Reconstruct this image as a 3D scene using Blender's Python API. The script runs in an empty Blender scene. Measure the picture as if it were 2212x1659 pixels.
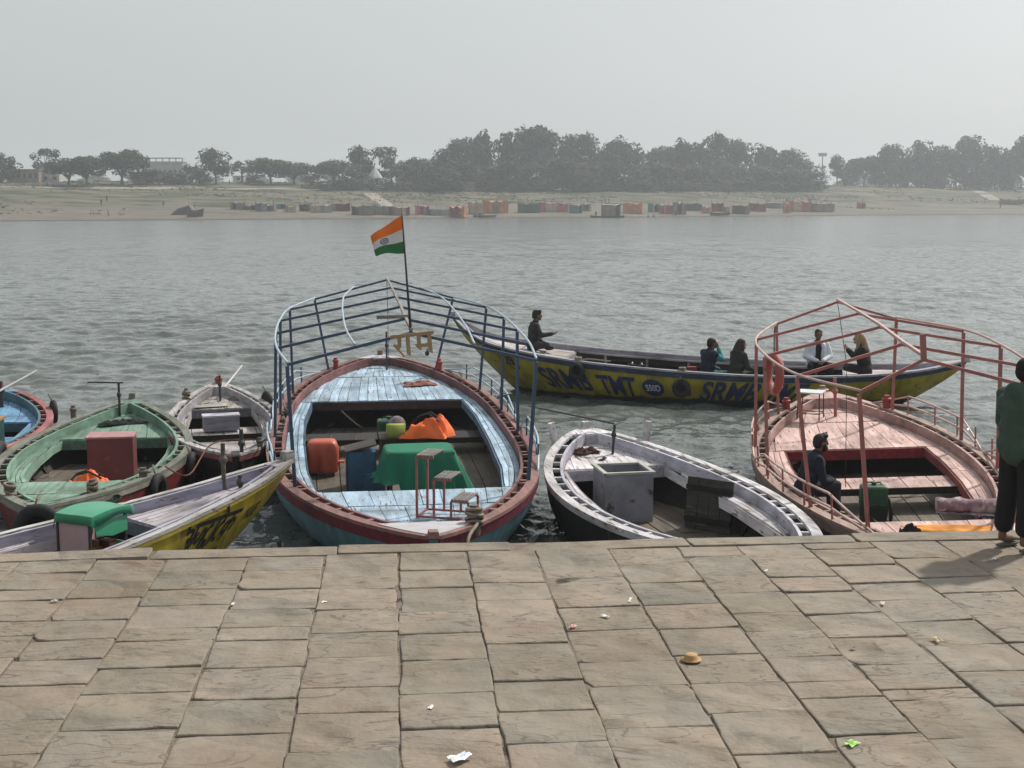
import bpy, bmesh, math, random
import numpy as np
from mathutils import Vector, Matrix
R=random.Random(7)
rad=math.radians
SC=bpy.context.scene
COL=SC.collection
# ---------------------------------------------------------------- camera, sky, sun, exposure
CAM_H=4.6; PITCH=math.atan((829.5-432)/2850.)
cam=bpy.data.cameras.new('camera'); camo=bpy.data.objects.new('camera',cam); COL.objects.link(camo)
camo.location=(0,0,CAM_H); camo.rotation_euler=(math.pi/2-PITCH,0,0)
cam.sensor_width=36; cam.lens=36*2850/2212.; cam.clip_start=.1; cam.clip_end=6000
SC.camera=camo
SUN_EL=rad(47); SUN_AZ=rad(46)          # azimuth measured from +Y towards +X
W=bpy.data.worlds.new('World'); SC.world=W; W.use_nodes=True
nt=W.node_tree; bg=nt.nodes['Background']
sky=nt.nodes.new('ShaderNodeTexSky'); sky.sky_type='NISHITA'; sky.sun_disc=False
sky.sun_elevation=SUN_EL; sky.sun_rotation=SUN_AZ; sky.dust_density=5; sky.air_density=1.0; sky.ozone_density=1.0
hs=nt.nodes.new('ShaderNodeHueSaturation'); hs.inputs['Saturation'].default_value=.25
mxw=nt.nodes.new('ShaderNodeMix'); mxw.data_type='RGBA'; mxw.inputs[0].default_value=.62
mxw.inputs[7].default_value=(4.75,5.05,5.12,1)
nt.links.new(sky.outputs[0],hs.inputs['Color']); nt.links.new(hs.outputs[0],mxw.inputs[6])
nt.links.new(mxw.outputs[2],bg.inputs['Color']); bg.inputs['Strength'].default_value=.106
sl=bpy.data.lights.new('sun','SUN'); sl.energy=3.3; sl.angle=rad(2.5); sl.color=(1,.93,.84)
so=bpy.data.objects.new('sun',sl); COL.objects.link(so)
sdir=Vector((math.sin(SUN_AZ)*math.cos(SUN_EL),math.cos(SUN_AZ)*math.cos(SUN_EL),math.sin(SUN_EL)))
so.rotation_euler=sdir.to_track_quat('Z','Y').to_euler(); so.location=sdir*50
vs=SC.view_settings; vs.view_transform='Standard'; vs.look='None'; vs.exposure=.3; vs.gamma=1; vs.use_curve_mapping=False
SC.render.engine='CYCLES'; cy=SC.cycles
cy.use_denoising=True; cy.max_bounces=6; cy.diffuse_bounces=3; cy.glossy_bounces=3; cy.transmission_bounces=3; cy.volume_bounces=1
cy.transparent_max_bounces=6; cy.caustics_reflective=False; cy.caustics_refractive=False
# ---------------------------------------------------------------- materials
MATS={}
def mat(name,col,rough=.65,var=.18,scale=3.,stretch=(1,1,1),wear=None,wamt=.35,wscale=5.,bump=.15,rnd=.0,spec=.3,metal=0.,dirt=None,tar=None,fine=60.,trans=0.):
    if name in MATS: return MATS[name]
    m=bpy.data.materials.new(name); m.use_nodes=True; n=m.node_tree.nodes; l=m.node_tree.links
    b=n['Principled BSDF']; b.inputs['Roughness'].default_value=rough; b.inputs['Metallic'].default_value=metal
    b.inputs['Specular IOR Level'].default_value=spec
    tc=n.new('ShaderNodeTexCoord'); mp=n.new('ShaderNodeMapping'); mp.inputs['Scale'].default_value=stretch
    l.new(tc.outputs['Object'],mp.inputs['Vector'])
    def noise(sc,det=4,src=mp.outputs[0]):
        t=n.new('ShaderNodeTexNoise'); t.inputs['Scale'].default_value=sc; t.inputs['Detail'].default_value=det; l.new(src,t.inputs['Vector']); return t.outputs['Fac']
    def ramp(f,a,c_):
        r=n.new('ShaderNodeMapRange'); r.inputs[1].default_value=a; r.inputs[2].default_value=c_; l.new(f,r.inputs[0]); return r.outputs[0]
    def mix(fac,a,c_,mode='MIX'):
        x=n.new('ShaderNodeMix'); x.data_type='RGBA'; x.blend_type=mode
        for i,vv in ((0,fac),(6,a),(7,c_)):
            if hasattr(vv,'is_output'): l.new(vv,x.inputs[i])
            elif i==0: x.inputs[0].default_value=vv
            else: x.inputs[i].default_value=(*vv,1)
        return x.outputs[2]
    lo=tuple(c*(1-var) for c in col); hi=tuple(min(.95,c*(1+var)) for c in col)
    f=noise(scale); c=mix(ramp(f,.3,.7),lo,hi)
    if rnd:
        oi=n.new('ShaderNodeObjectInfo'); mr=n.new('ShaderNodeMapRange'); mr.inputs[3].default_value=1-rnd; mr.inputs[4].default_value=1+rnd*.6
        l.new(oi.outputs['Random'],mr.inputs[0])
        hsv=n.new('ShaderNodeHueSaturation'); l.new(c,hsv.inputs['Color']); l.new(mr.outputs[0],hsv.inputs['Value']); c=hsv.outputs[0]
    if wear is not None:
        w=noise(wscale,8); c=mix(ramp(w,.70-wamt*.22,.78-wamt*.22),c,wear)
    if dirt is not None:
        w=noise(1.3,5,tc.outputs['Object']); x=mix(ramp(w,.45,.75),(1,1,1),dirt); c=mix(1.0,c,x,'MULTIPLY')
    if tar is not None:      # bottom paint, painted up to a height above the waterline
        sp=n.new('ShaderNodeSeparateXYZ'); l.new(tc.outputs['Object'],sp.inputs[0])
        ad=n.new('ShaderNodeMath'); ad.operation='MULTIPLY_ADD'; l.new(noise(2.2,5,tc.outputs['Object']),ad.inputs[0]); ad.inputs[1].default_value=.16; l.new(sp.outputs[2],ad.inputs[2])
        c=mix(ramp(ad.outputs[0],tar[1]+.06,tar[1]+.12),tar[0],c)
    l.new(c,b.inputs['Base Color'])
    if bump:
        bp=n.new('ShaderNodeBump'); bp.inputs['Strength'].default_value=bump; bp.inputs['Distance'].default_value=.02
        l.new(noise(fine,5),bp.inputs['Height']); l.new(bp.outputs[0],b.inputs['Normal'])
    if trans: b.inputs['Transmission Weight'].default_value=trans
    MATS[name]=m; return m
def wood(name,col,wear=(.16,.13,.1),wamt=.45,rnd=.2,**k):
    a=dict(rough=.66,scale=4.5,var=.26,stretch=(.3,3,3),wear=wear,wamt=wamt,wscale=9,bump=.35,rnd=rnd,fine=30,dirt=(.5,.48,.44))
    a.update(k); return mat(name,col,**a)
# ---------------------------------------------------------------- mesh helpers
class MB:
    def __init__(s): s.v=[]; s.f=[]
    def add(s,vs,fs):
        o=len(s.v); s.v+=[tuple(p) for p in vs]; s.f+=[tuple(i+o for i in f) for f in fs]; return s
    def box(s,c,sz,rz=0,rx=0,ry=0,taper=1.):
        M=Matrix.Translation(c)@Matrix.Rotation(rz,4,'Z')@Matrix.Rotation(ry,4,'Y')@Matrix.Rotation(rx,4,'X')
        h=[x/2 for x in sz]; vs=[]
        for z in (-1,1):
            k=1 if z<0 else taper
            for x,y in ((-1,-1),(1,-1),(1,1),(-1,1)): vs.append(M@Vector((x*h[0]*k,y*h[1]*k,z*h[2])))
        return s.add(vs,[(3,2,1,0),(4,5,6,7),(0,1,5,4),(1,2,6,5),(2,3,7,6),(3,0,4,7)])
    def prism(s,poly,z0,z1):
        n=len(poly); g=lambda z,i:z[i] if isinstance(z,(list,tuple)) else z
        return s.add([(p[0],p[1],g(z0,i)) for i,p in enumerate(poly)]+[(p[0],p[1],g(z1,i)) for i,p in enumerate(poly)],
            [tuple(range(n-1,-1,-1)),tuple(range(n,2*n))]+[(i,(i+1)%n,n+(i+1)%n,n+i) for i in range(n)])
    def loft(s,rings,closed=True,cap=True):
        n=len(rings[0]); o=len(s.v)
        for r in rings: s.v+=[tuple(p) for p in r]
        for j in range(len(rings)-1):
            for i in range(n if closed else n-1):
                a=o+j*n+i; b=o+j*n+(i+1)%n; s.f.append((a,b,b+n,a+n))
        if cap and closed:
            s.f.append(tuple(o+i for i in range(n-1,-1,-1))); s.f.append(tuple(o+(len(rings)-1)*n+i for i in range(n)))
        return s
    def tube(s,pts,r,n=8,sq=False):
        P=[Vector(p) for p in pts]; rings=[]; up=None
        for i,p in enumerate(P):
            t=(P[min(i+1,len(P)-1)]-P[max(i-1,0)])
            t=t.normalized() if t.length>1e-9 else Vector((0,0,1))
            if up is None:
                a=Vector((0,0,1)) if abs(t.z)<.9 else Vector((1,0,0)); up=(a-t*a.dot(t)).normalized()
            else: up=(up-t*up.dot(t)).normalized()
            sd=t.cross(up); rr=r[i] if isinstance(r,(list,tuple)) else r
            m=4 if sq else n; ph=math.pi/4 if sq else 0; k=rr*(1.414 if sq else 1)
            rings.append([p+(sd*math.cos(ph+2*math.pi*j/m)+up*math.sin(ph+2*math.pi*j/m))*k for j in range(m)])
        return s.loft(rings)
    def lathe(s,prof,n=24,M=None):
        M=M or Matrix.Identity(4); rings=[]
        for r,z in prof: rings.append([M@Vector((max(r,1e-4)*math.cos(2*math.pi*i/n),max(r,1e-4)*math.sin(2*math.pi*i/n),z)) for i in range(n)])
        return s.loft(rings)
    def ell(s,c,r,n=12,m=8,M=None):
        c=Vector(c); r=(r,r,r) if not isinstance(r,(list,tuple)) else r; rings=[]
        for j in range(m+1):
            a=-math.pi/2+math.pi*j/m; k=max(math.cos(a),1e-3)
            rings.append([c+(M@Vector((r[0]*k*math.cos(2*math.pi*i/n),r[1]*k*math.sin(2*math.pi*i/n),r[2]*math.sin(a))) if M else Vector((r[0]*k*math.cos(2*math.pi*i/n),r[1]*k*math.sin(2*math.pi*i/n),r[2]*math.sin(a)))) for i in range(n)])
        return s.loft(rings)
    def caps(s,p0,p1,r0,r1=None,n=10):
        r1=r0 if r1 is None else r1; P0=Vector(p0); P1=Vector(p1); d=P1-P0; L=d.length
        d=d/L if L>1e-6 else Vector((0,0,1)); pts=[];rr=[]
        for k in (-1,-.8,-.45,0): pts.append(P0+d*r0*k); rr.append(r0*max(.08,math.sqrt(max(0,1-k*k))))
        for k in (0,.45,.8,1): pts.append(P1+d*r1*k); rr.append(r1*max(.08,math.sqrt(max(0,1-k*k))))
        return s.tube(pts,rr,n)
    def torus(s,c,R0,r,M=None,n=28,m=10):
        M=M or Matrix.Identity(4); c=Vector(c); o=len(s.v)
        for i in range(n):
            a=2*math.pi*i/n
            for j in range(m):
                b=2*math.pi*j/m; s.v.append(tuple(c+M@Vector(((R0+r*math.cos(b))*math.cos(a),(R0+r*math.cos(b))*math.sin(a),r*math.sin(b)*.9))))
        for i in range(n):
            for j in range(m): s.f.append((o+i*m+j,o+((i+1)%n)*m+j,o+((i+1)%n)*m+(j+1)%m,o+i*m+(j+1)%m))
        return s
    def mesh(s,name,m=None,smooth=False):
        me=bpy.data.meshes.new(name); me.from_pydata(s.v,[],s.f); me.update()
        if m: me.materials.append(m)
        if smooth: me.polygons.foreach_set('use_smooth',[True]*len(me.polygons))
        return me
    def build(s,name,m,parent=None,smooth=False,loc=None,rz=None,fix=False):
        me=s.mesh(name,m,smooth)
        if fix:
            bm=bmesh.new(); bm.from_mesh(me); bmesh.ops.recalc_face_normals(bm,faces=bm.faces); bm.to_mesh(me); bm.free()
        return link(name,me,parent,loc,rz)
def link(name,me,parent=None,loc=None,rz=None):
    o=bpy.data.objects.new(name,me); COL.objects.link(o)
    if parent: o.parent=parent
    if loc is not None: o.location=loc
    if rz is not None: o.rotation_euler=(0,0,rz) if not isinstance(rz,(tuple,list)) else rz
    return o
def tag(o,label,cat,group=None,kind=None):
    if label: o['label']=label
    if cat: o['category']=cat
    if group: o['group']=group
    if kind: o['kind']=kind
    return o
def thing(name,label,cat,loc=(0,0,0),rz=0,group=None):
    o=link(name,None,None,loc,rz); o.empty_display_size=.2; return tag(o,label,cat,group)
def struct(o): o['kind']='structure'; return o
def autosmooth(o,ang=35):
    me=o.data; bm=bmesh.new(); bm.from_mesh(me)
    bmesh.ops.recalc_face_normals(bm,faces=bm.faces)
    for f in bm.faces: f.smooth=True
    for e in bm.edges:
        if len(e.link_faces)==2 and e.calc_face_angle(0)>rad(ang): e.smooth=False
    bm.to_mesh(me); bm.free(); return o
def hsh(*a): return random.Random(repr(a)).random()
_sin=[(random.Random(k).uniform(0,6.28),random.Random(k+50).uniform(0,6.28)) for k in range(40)]
def n2(x,y,k=0):   # cheap smooth noise, about -1..1
    p,q=_sin[k%40]; r,t=_sin[(k+7)%40]
    return .5*math.sin(x+p+1.3*math.sin(y*.7+q))+.5*math.sin(y*1.13+r+1.1*math.sin(x*.83+t))
# ---------------------------------------------------------------- river
def build_water():
    rng=np.random.default_rng(3)
    nx=640
    yy=np.concatenate([9.0*np.exp(np.linspace(0,math.log(70/9.),680)),70*np.exp(np.linspace(0,math.log(380/70.),480))[1:],380*np.exp(np.linspace(0,math.log(2.),16))[1:]]); ny=len(yy); uu=np.linspace(-.78,.78,nx)
    Y=np.repeat(yy[:,None],nx,1); X=uu[None,:]*(Y+6)
    cell=np.maximum(np.gradient(yy)[:,None]*np.ones_like(X),(yy[:,None]+6)*(uu[1]-uu[0]))
    Z=np.zeros_like(X)
    for k in range(80):
        lam=.24*math.exp(rng.uniform(0,1)**1.15*math.log(2.1/.24)); th=rng.normal(math.pi*.60,.6); ph=rng.uniform(0,6.28)
        amp=.0060*lam**.80; q=2*math.pi/lam
        fade=np.clip((lam/cell-2.5)/2,0,1)
        a=q*(X*math.cos(th)+Y*math.sin(th))+ph+.8*np.sin(.21*X+.13*Y+k)
        s=np.sin(a); Z+=amp*fade*(s+.25*np.cos(2*a))
    patch=.75+.35*np.sin(.11*X+.3*np.sin(.07*Y))*np.sin(.09*Y+1.)
    Z*=patch
    V=np.stack([X,Y,Z],-1).reshape(-1,3)
    idx=np.arange(ny*nx).reshape(ny,nx)
    Fq=np.stack([idx[:-1,:-1],idx[:-1,1:],idx[1:,1:],idx[1:,:-1]],-1).reshape(-1,4)
    Cx=(X[:-1,:-1]+X[1:,1:])/2; Cy=(Y[:-1,:-1]+Y[1:,1:])/2; keep=np.ones(Cx.shape,bool)
    for B in BOATS:
        ca,sa=math.cos(B.ang),math.sin(B.ang); dx=Cx-B.N.x; dy=Cy-B.N.y; s_=dx*ca+dy*sa; d_=-dx*sa+dy*ca
        g=np.linspace(.02,.98,60); pts=[B.hp(t,1,B.zs(t)/(B.zs(t)-B.zk),0) for t in g]
        hw=np.interp(s_.ravel(),[q.x for q in pts],[q.y for q in pts],left=0,right=0).reshape(s_.shape)
        keep&=~(np.abs(d_)<hw-.13)
    Fq=Fq[keep.ravel()]
    me=bpy.data.meshes.new('river_water'); me.vertices.add(len(V)); me.vertices.foreach_set('co',V.astype(np.float32).ravel())
    me.loops.add(Fq.size); me.loops.foreach_set('vertex_index',Fq.astype(np.int32).ravel())
    me.polygons.add(len(Fq)); me.polygons.foreach_set('loop_start',np.arange(0,Fq.size,4,dtype=np.int32)); me.polygons.foreach_set('loop_total',np.full(len(Fq),4,np.int32))
    me.polygons.foreach_set('use_smooth',np.ones(len(Fq),bool)); me.update(calc_edges=True)
    m=bpy.data.materials.new('river'); m.use_nodes=True; n=m.node_tree.nodes; l=m.node_tree.links; b=n['Principled BSDF']
    b.inputs['Base Color'].default_value=(.098,.112,.106,1); b.inputs['Roughness'].default_value=.035; b.inputs['IOR'].default_value=1.33; b.inputs['Specular IOR Level'].default_value=.5
    tc=n.new('ShaderNodeTexCoord'); hts=[]
    prev=None
    for sc,st,stretch in ((.22,.6,(1,.4,1)),(1.1,.6,(1,.55,1)),(3.2,.75,(1,.6,1)),(8.,.25,(1,.8,1))):
        mp=n.new('ShaderNodeMapping'); mp.inputs['Scale'].default_value=stretch; mp.inputs['Rotation'].default_value=(0,0,.35)
        l.new(tc.outputs['Object'],mp.inputs[0]); t=n.new('ShaderNodeTexNoise'); t.inputs['Scale'].default_value=sc; t.inputs['Detail'].default_value=3; l.new(mp.outputs[0],t.inputs['Vector'])
        bp=n.new('ShaderNodeBump'); bp.inputs['Strength'].default_value=st; bp.inputs['Distance'].default_value=.28/sc; l.new(t.outputs['Fac'],bp.inputs['Height'])
        if prev: l.new(prev.outputs[0],bp.inputs['Normal'])
        prev=bp
    l.new(prev.outputs[0],b.inputs['Normal'])
    sp=n.new('ShaderNodeSeparateXYZ'); l.new(tc.outputs['Object'],sp.inputs[0]); rg=n.new('ShaderNodeMapRange'); rg.interpolation_type='SMOOTHSTEP'; rg.inputs[1].default_value=30; rg.inputs[2].default_value=170; rg.inputs[3].default_value=.03; rg.inputs[4].default_value=.15; l.new(sp.outputs[1],rg.inputs[0]); l.new(rg.outputs[0],b.inputs['Roughness'])   # wind-ruffled midstream
    me.materials.append(m); struct(link('river',me))
# (the river sheet is laid after the boats, so that it stops at their hulls)
# ---------------------------------------------------------------- stone platform
ZP=1.5
TH=rad(4.95); U=Vector((math.cos(TH),math.sin(TH),0)); V_=Vector((-math.sin(TH),math.cos(TH),0)); PO=Vector((0,11.77,0))   # origin on the river edge
def stone_mat(name,base,rnd=.14):
    m=bpy.data.materials.new(name); m.use_nodes=True; n=m.node_tree.nodes; l=m.node_tree.links; b=n['Principled BSDF']; b.inputs['Roughness'].default_value=.82; b.inputs['Specular IOR Level'].default_value=.25
    tc=n.new('ShaderNodeTexCoord'); oi=n.new('ShaderNodeObjectInfo')
    off=n.new('ShaderNodeVectorMath'); off.operation='MULTIPLY_ADD'; off.inputs[1].default_value=(1,1,1); l.new(tc.outputs['Object'],off.inputs[0])
    cb=n.new('ShaderNodeCombineXYZ'); sc_=n.new('ShaderNodeMath'); sc_.operation='MULTIPLY'; sc_.inputs[1].default_value=60; l.new(oi.outputs['Random'],sc_.inputs[0])
    for i in range(3): l.new(sc_.outputs[0],cb.inputs[i])
    l.new(cb.outputs[0],off.inputs[2])
    def noise(s,d,st=(1,1,1),dist=0):
        mp=n.new('ShaderNodeMapping'); mp.inputs['Scale'].default_value=st; l.new(off.outputs[0],mp.inputs[0])
        t=n.new('ShaderNodeTexNoise'); t.inputs['Scale'].default_value=s; t.inputs['Detail'].default_value=d; t.inputs['Distortion'].default_value=dist; l.new(mp.outputs[0],t.inputs['Vector']); return t.outputs['Fac']
    def mr(f,a,c,lo=0,hi=1):
        r=n.new('ShaderNodeMapRange'); r.inputs[1].default_value=a; r.inputs[2].default_value=c; r.inputs[3].default_value=lo; r.inputs[4].default_value=hi; l.new(f,r.inputs[0]); return r.outputs[0]
    def math_(op,a,b_):
        x=n.new('ShaderNodeMath'); x.operation=op
        for i,v in enumerate((a,b_)):
            if hasattr(v,'is_output'): l.new(v,x.inputs[i])
            else: x.inputs[i].default_value=v
        return x.outputs[0]
    def mix(fac,a,c,mode='MIX'):
        x=n.new('ShaderNodeMix'); x.data_type='RGBA'; x.blend_type=mode
        for i,v in ((0,fac),(6,a),(7,c)):
            if hasattr(v,'is_output'): l.new(v,x.inputs[i])
            elif i==0: x.inputs[0].default_value=v
            else: x.inputs[i].default_value=(*v,1)
        return x.outputs[2]
    warm=tuple(base[i]*(1.04,1.,.93)[i] for i in range(3)); cool=tuple(base[i]*(.9,.96,.98)[i] for i in range(3))
    c=mix(mr(noise(1.6,5),.35,.65),warm,cool)
    c=mix(mr(oi.outputs['Random'],0,1),c,mix(1.,c,(.84,.88,.87),'MULTIPLY'))
    c=mix(mr(noise(7,8),.35,.75,0,.5),c,mix(1.,c,(.7,.68,.64),'MULTIPLY'))
    c=mix(mr(noise(.8,3),.70,.76,0,.3),c,(.26,.13,.09))        # betel stains
    big=n.new('ShaderNodeTexNoise'); big.inputs['Scale'].default_value=.55; big.inputs['Detail'].default_value=6; l.new(tc.outputs['Object'],big.inputs['Vector'])
    c=mix(mr(big.outputs['Fac'],.42,.68,0,.8),c,mix(1.,c,(.74,.72,.68),'MULTIPLY'))        # trodden-in dirt
    c=mix(mr(noise(3.5,7,(1,1.8,1)),.60,.72,0,.5),c,mix(1.,c,(.60,.58,.54),'MULTIPLY'))
    rel=noise(2.1,3,(.7,2.2,1),.6); step=math_('SNAP',rel,.14)
    mask=mr(noise(1.1,2),.38,.56)
    ln=math_('PINGPONG',rel,.07); crack=math_('MULTIPLY',mr(ln,.0,.014,1,0),mask)
    c=mix(math_('MULTIPLY',crack,.85),c,(.10,.085,.07))
    l.new(c,b.inputs['Base Color'])
    h=math_('ADD',math_('MULTIPLY',math_('MULTIPLY',step,mask),1.8),math_('MULTIPLY',noise(28,6),.10))
    h=math_('ADD',h,math_('MULTIPLY',noise(5,5),.30))
    bp=n.new('ShaderNodeBump'); bp.inputs['Strength'].default_value=.75; bp.inputs['Distance'].default_value=.10; l.new(h,bp.inputs['Height']); l.new(bp.outputs[0],b.inputs['Normal'])
    return m
M_STONE=stone_mat('sandstone',(.278,.232,.194)); M_MORTAR=mat('mortar',(.19,.155,.125),.95,.25,10,wear=(.05,.042,.036),wamt=.75,wscale=4,bump=.8,fine=90)
def ray(px,py):
    a=(px-1106)/2850.; b=-(py-829.5)/2850.; c,s=math.cos(PITCH),math.sin(PITCH); return (a,c+b*s,-s+b*c)
def ground(px,py,z):
    r=ray(px,py); t=(z-CAM_H)/r[2]; return Vector((r[0]*t,r[1]*t,z))
def build_platform():
    base=link('stone_platform',None); struct(base)
    P=lambda u,v:PO+U*u+V_*v
    mb=MB(); c=[P(-16,.0),P(16,0),P(16,-16),P(-16,-16)]
    mb.prism([(p.x,p.y) for p in c][::-1],-1.5,ZP-.014); mb.build('bedding',M_MORTAR,base,fix=True)
    def uv(p): q=p-PO; return q.dot(U),q.dot(V_)
    def slab(u0,u1,v0,v1,name='paving_slab',z=ZP,th=.06,rough=.009,gap=.0042,seed=0):
        rr=random.Random(seed); g=[gap*rr.uniform(.5,2.4) for _ in range(4)]
        cs=[(u0+g[0],v0+g[1]),(u1-g[2],v0+g[1]),(u1-g[2],v1-g[3]),(u0+g[0],v1-g[3])]
        cs=[(a+rr.uniform(-1,1)*rough,b+rr.uniform(-1,1)*rough) for a,b in cs]
        chip=rr.randrange(4) if rr.random()<.45 else -1
        ring=[]
        for k in range(4):
            a,b=cs[k],cs[(k+1)%4]; L=math.dist(a,b); m=max(3,min(9,int(L/.11)))
            for i in range(m):
                t=i/m; x=a[0]+(b[0]-a[0])*t; y=a[1]+(b[1]-a[1])*t
                if i>0: x+=rr.gauss(0,.45)*rough; y+=rr.gauss(0,.45)*rough
                elif k==chip: x+=((u0+u1)/2-x)*rr.uniform(.02,.14); y+=((v0+v1)/2-y)*rr.uniform(.02,.14)
                elif i==0: x+=((u0+u1)/2-x)*.008; y+=((v0+v1)/2-y)*.008
                ring.append((x,y))
        cu,cv=(u0+u1)/2,(v0+v1)/2; tx,ty=rr.gauss(0,.010),rr.gauss(0,.011); dz=rr.gauss(0,.0045); n=len(ring)
        def at(x,y,ins,d):
            L=math.hypot(x-cu,y-cv)+1e-6; k=1-ins/L; x2,y2=cu+(x-cu)*k,cv+(y-cv)*k
            p=P(x2,y2); return (p.x,p.y,z+dz+tx*(x2-cu)+ty*(y2-cv)+d)
        rings=[[at(x,y,.0,-th) for x,y in ring],[at(x,y,0,-.007) for x,y in ring],[at(x,y,.006,-.0015) for x,y in ring],[at(x,y,.02,0) for x,y in ring]]
        mb=MB().loft(rings,cap=False); o=len(mb.v)-n
        mb.f.append(tuple(range(o,o+n)))
        mb.build(name,M_STONE,base)
    # border of long edge stones along the water
    jx=[-2.6,-1.62,0.0,1.62,3.32,5.05]
    us=[-15,-12.6,-10.1,-7.4,-5.0]+[uv(ground(x,1185,ZP))[0] for x in (335,730,1108,1499,1876)]+[5.2,7.0,8.8,10.6,12.4,15]
    bw=.30
    for i in range(len(us)-1): slab(us[i],us[i+1],-bw,.0,'edge_stone',ZP+.002,.20,.012,.008,seed=900+i)
    # columns of slabs; joints read from the photograph
    tops=[54,215,363,538,703,861,1010,1159,1324,1478,1616,1766,1921,2079]
    uj=[uv(ground(x,1203,ZP))[0] for x in tops]
    A=lambda ys,o:[(o+y/1.097)*.5486 for y in ys]
    rows={0:A([172,243,290,380,440,540,640,790],2100),1:A([200,278,375,460,548,655,805,965],2100),2:A([162,238,308,405,462,580,690,850],2100),3:A([160,240,325,402,460,575,715,865],2100),4:A([240,330,425,530,660,775,945],2100),5:A([160,235,335,430,550,690,840,1010],2100),
      6:A([200,268,343,530,690,820,960],2050),7:A([240,372,470,605,715,890],2050),8:A([183,265,360,465,575,700,825,1000],2050),9:A([150,310,395,475,585,695,765,925],2050),10:A([165,240,305,400,497,617,725,770,930],2050),11:A([122,190,265,340,428,530,650,790],2050),12:A([160,243,310,415,520,640],2050)}
    def v_at(u,py):
        lo,hi=-12.,-bw
        for _ in range(40):
            m=(lo+hi)/2; p=P(u,m); z=ZP-CAM_H; c,s=math.cos(PITCH),math.sin(PITCH); d=p.y*c-z*s; w=p.y*s+z*c
            if 829.5-2850*w/d>py: lo=m
            else: hi=m
        return (lo+hi)/2
    while uj[0]>-6.2: uj.insert(0,uj[0]-.63); rows={k+1:v for k,v in rows.items()}
    while uj[-1]<7.2: uj.append(uj[-1]+.63)
    for c in range(len(uj)-1):
        u0,u1=uj[c],uj[c+1]; uc=(u0+u1)/2; vs_=[-bw]
        for py in rows.get(c,[]):
            v=v_at(uc,py)
            if vs_[-1]-v>.12: vs_.append(v)
        rr=random.Random(c*13+5)
        while vs_[-1]>-7.6: vs_.append(vs_[-1]-rr.uniform(.5,.85))
        for i in range(len(vs_)-1): slab(u0,u1,vs_[i+1],vs_[i],seed=c*100+i)
build_platform()
# ---------------------------------------------------------------- boats
def bt(W,p,q,a,tip=.05):
    def f(t):
        t=min(max(t,1e-4),1-1e-4); return max(tip,W*(1-abs(2*t**a-1)**p)**q)
    return f
def zsf(zm,zn,zt,pw=2.5):
    def f(t):
        k=2*t-1; return zm+((zt if k>0 else zn)-zm)*abs(k)**pw
    return f
def tab(pts):
    xs=np.array([p[0] for p in pts]); ys=np.array([p[1] for p in pts]); g=np.linspace(0,1,201); y=np.interp(g,xs,ys)
    for _ in range(40): y[1:-1]=.25*y[:-2]+.5*y[1:-1]+.25*y[2:]
    return lambda t:float(np.interp(t,g,y))
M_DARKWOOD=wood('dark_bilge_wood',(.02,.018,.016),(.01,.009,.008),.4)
M_FLOOR=wood('worn_floor_wood',(.135,.112,.088),(.07,.08,.06),.4,rnd=.2)
M_ROPE=mat('rope',(.22,.19,.15),.9,.3,30,bump=.6)
M_RUBBER=mat('tyre_rubber',(.022,.022,.024),.75,.4,8,wear=(.07,.065,.06),wamt=.3)
M_IRON=mat('dark_iron',(.035,.033,.033),.55,.3,12,wear=(.10,.05,.03),wamt=.3,spec=.5)
M_ORANGE=mat('orange_lifejacket',(.85,.16,.04),.7,.15,6,bump=.4,fine=14)
M_BLACKSTRAP=mat('black_webbing',(.02,.02,.022),.8)
def sstep(x,a,b): t=min(1,max(0,(x-a)/(b-a))); return t*t*(3-2*t)
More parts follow.
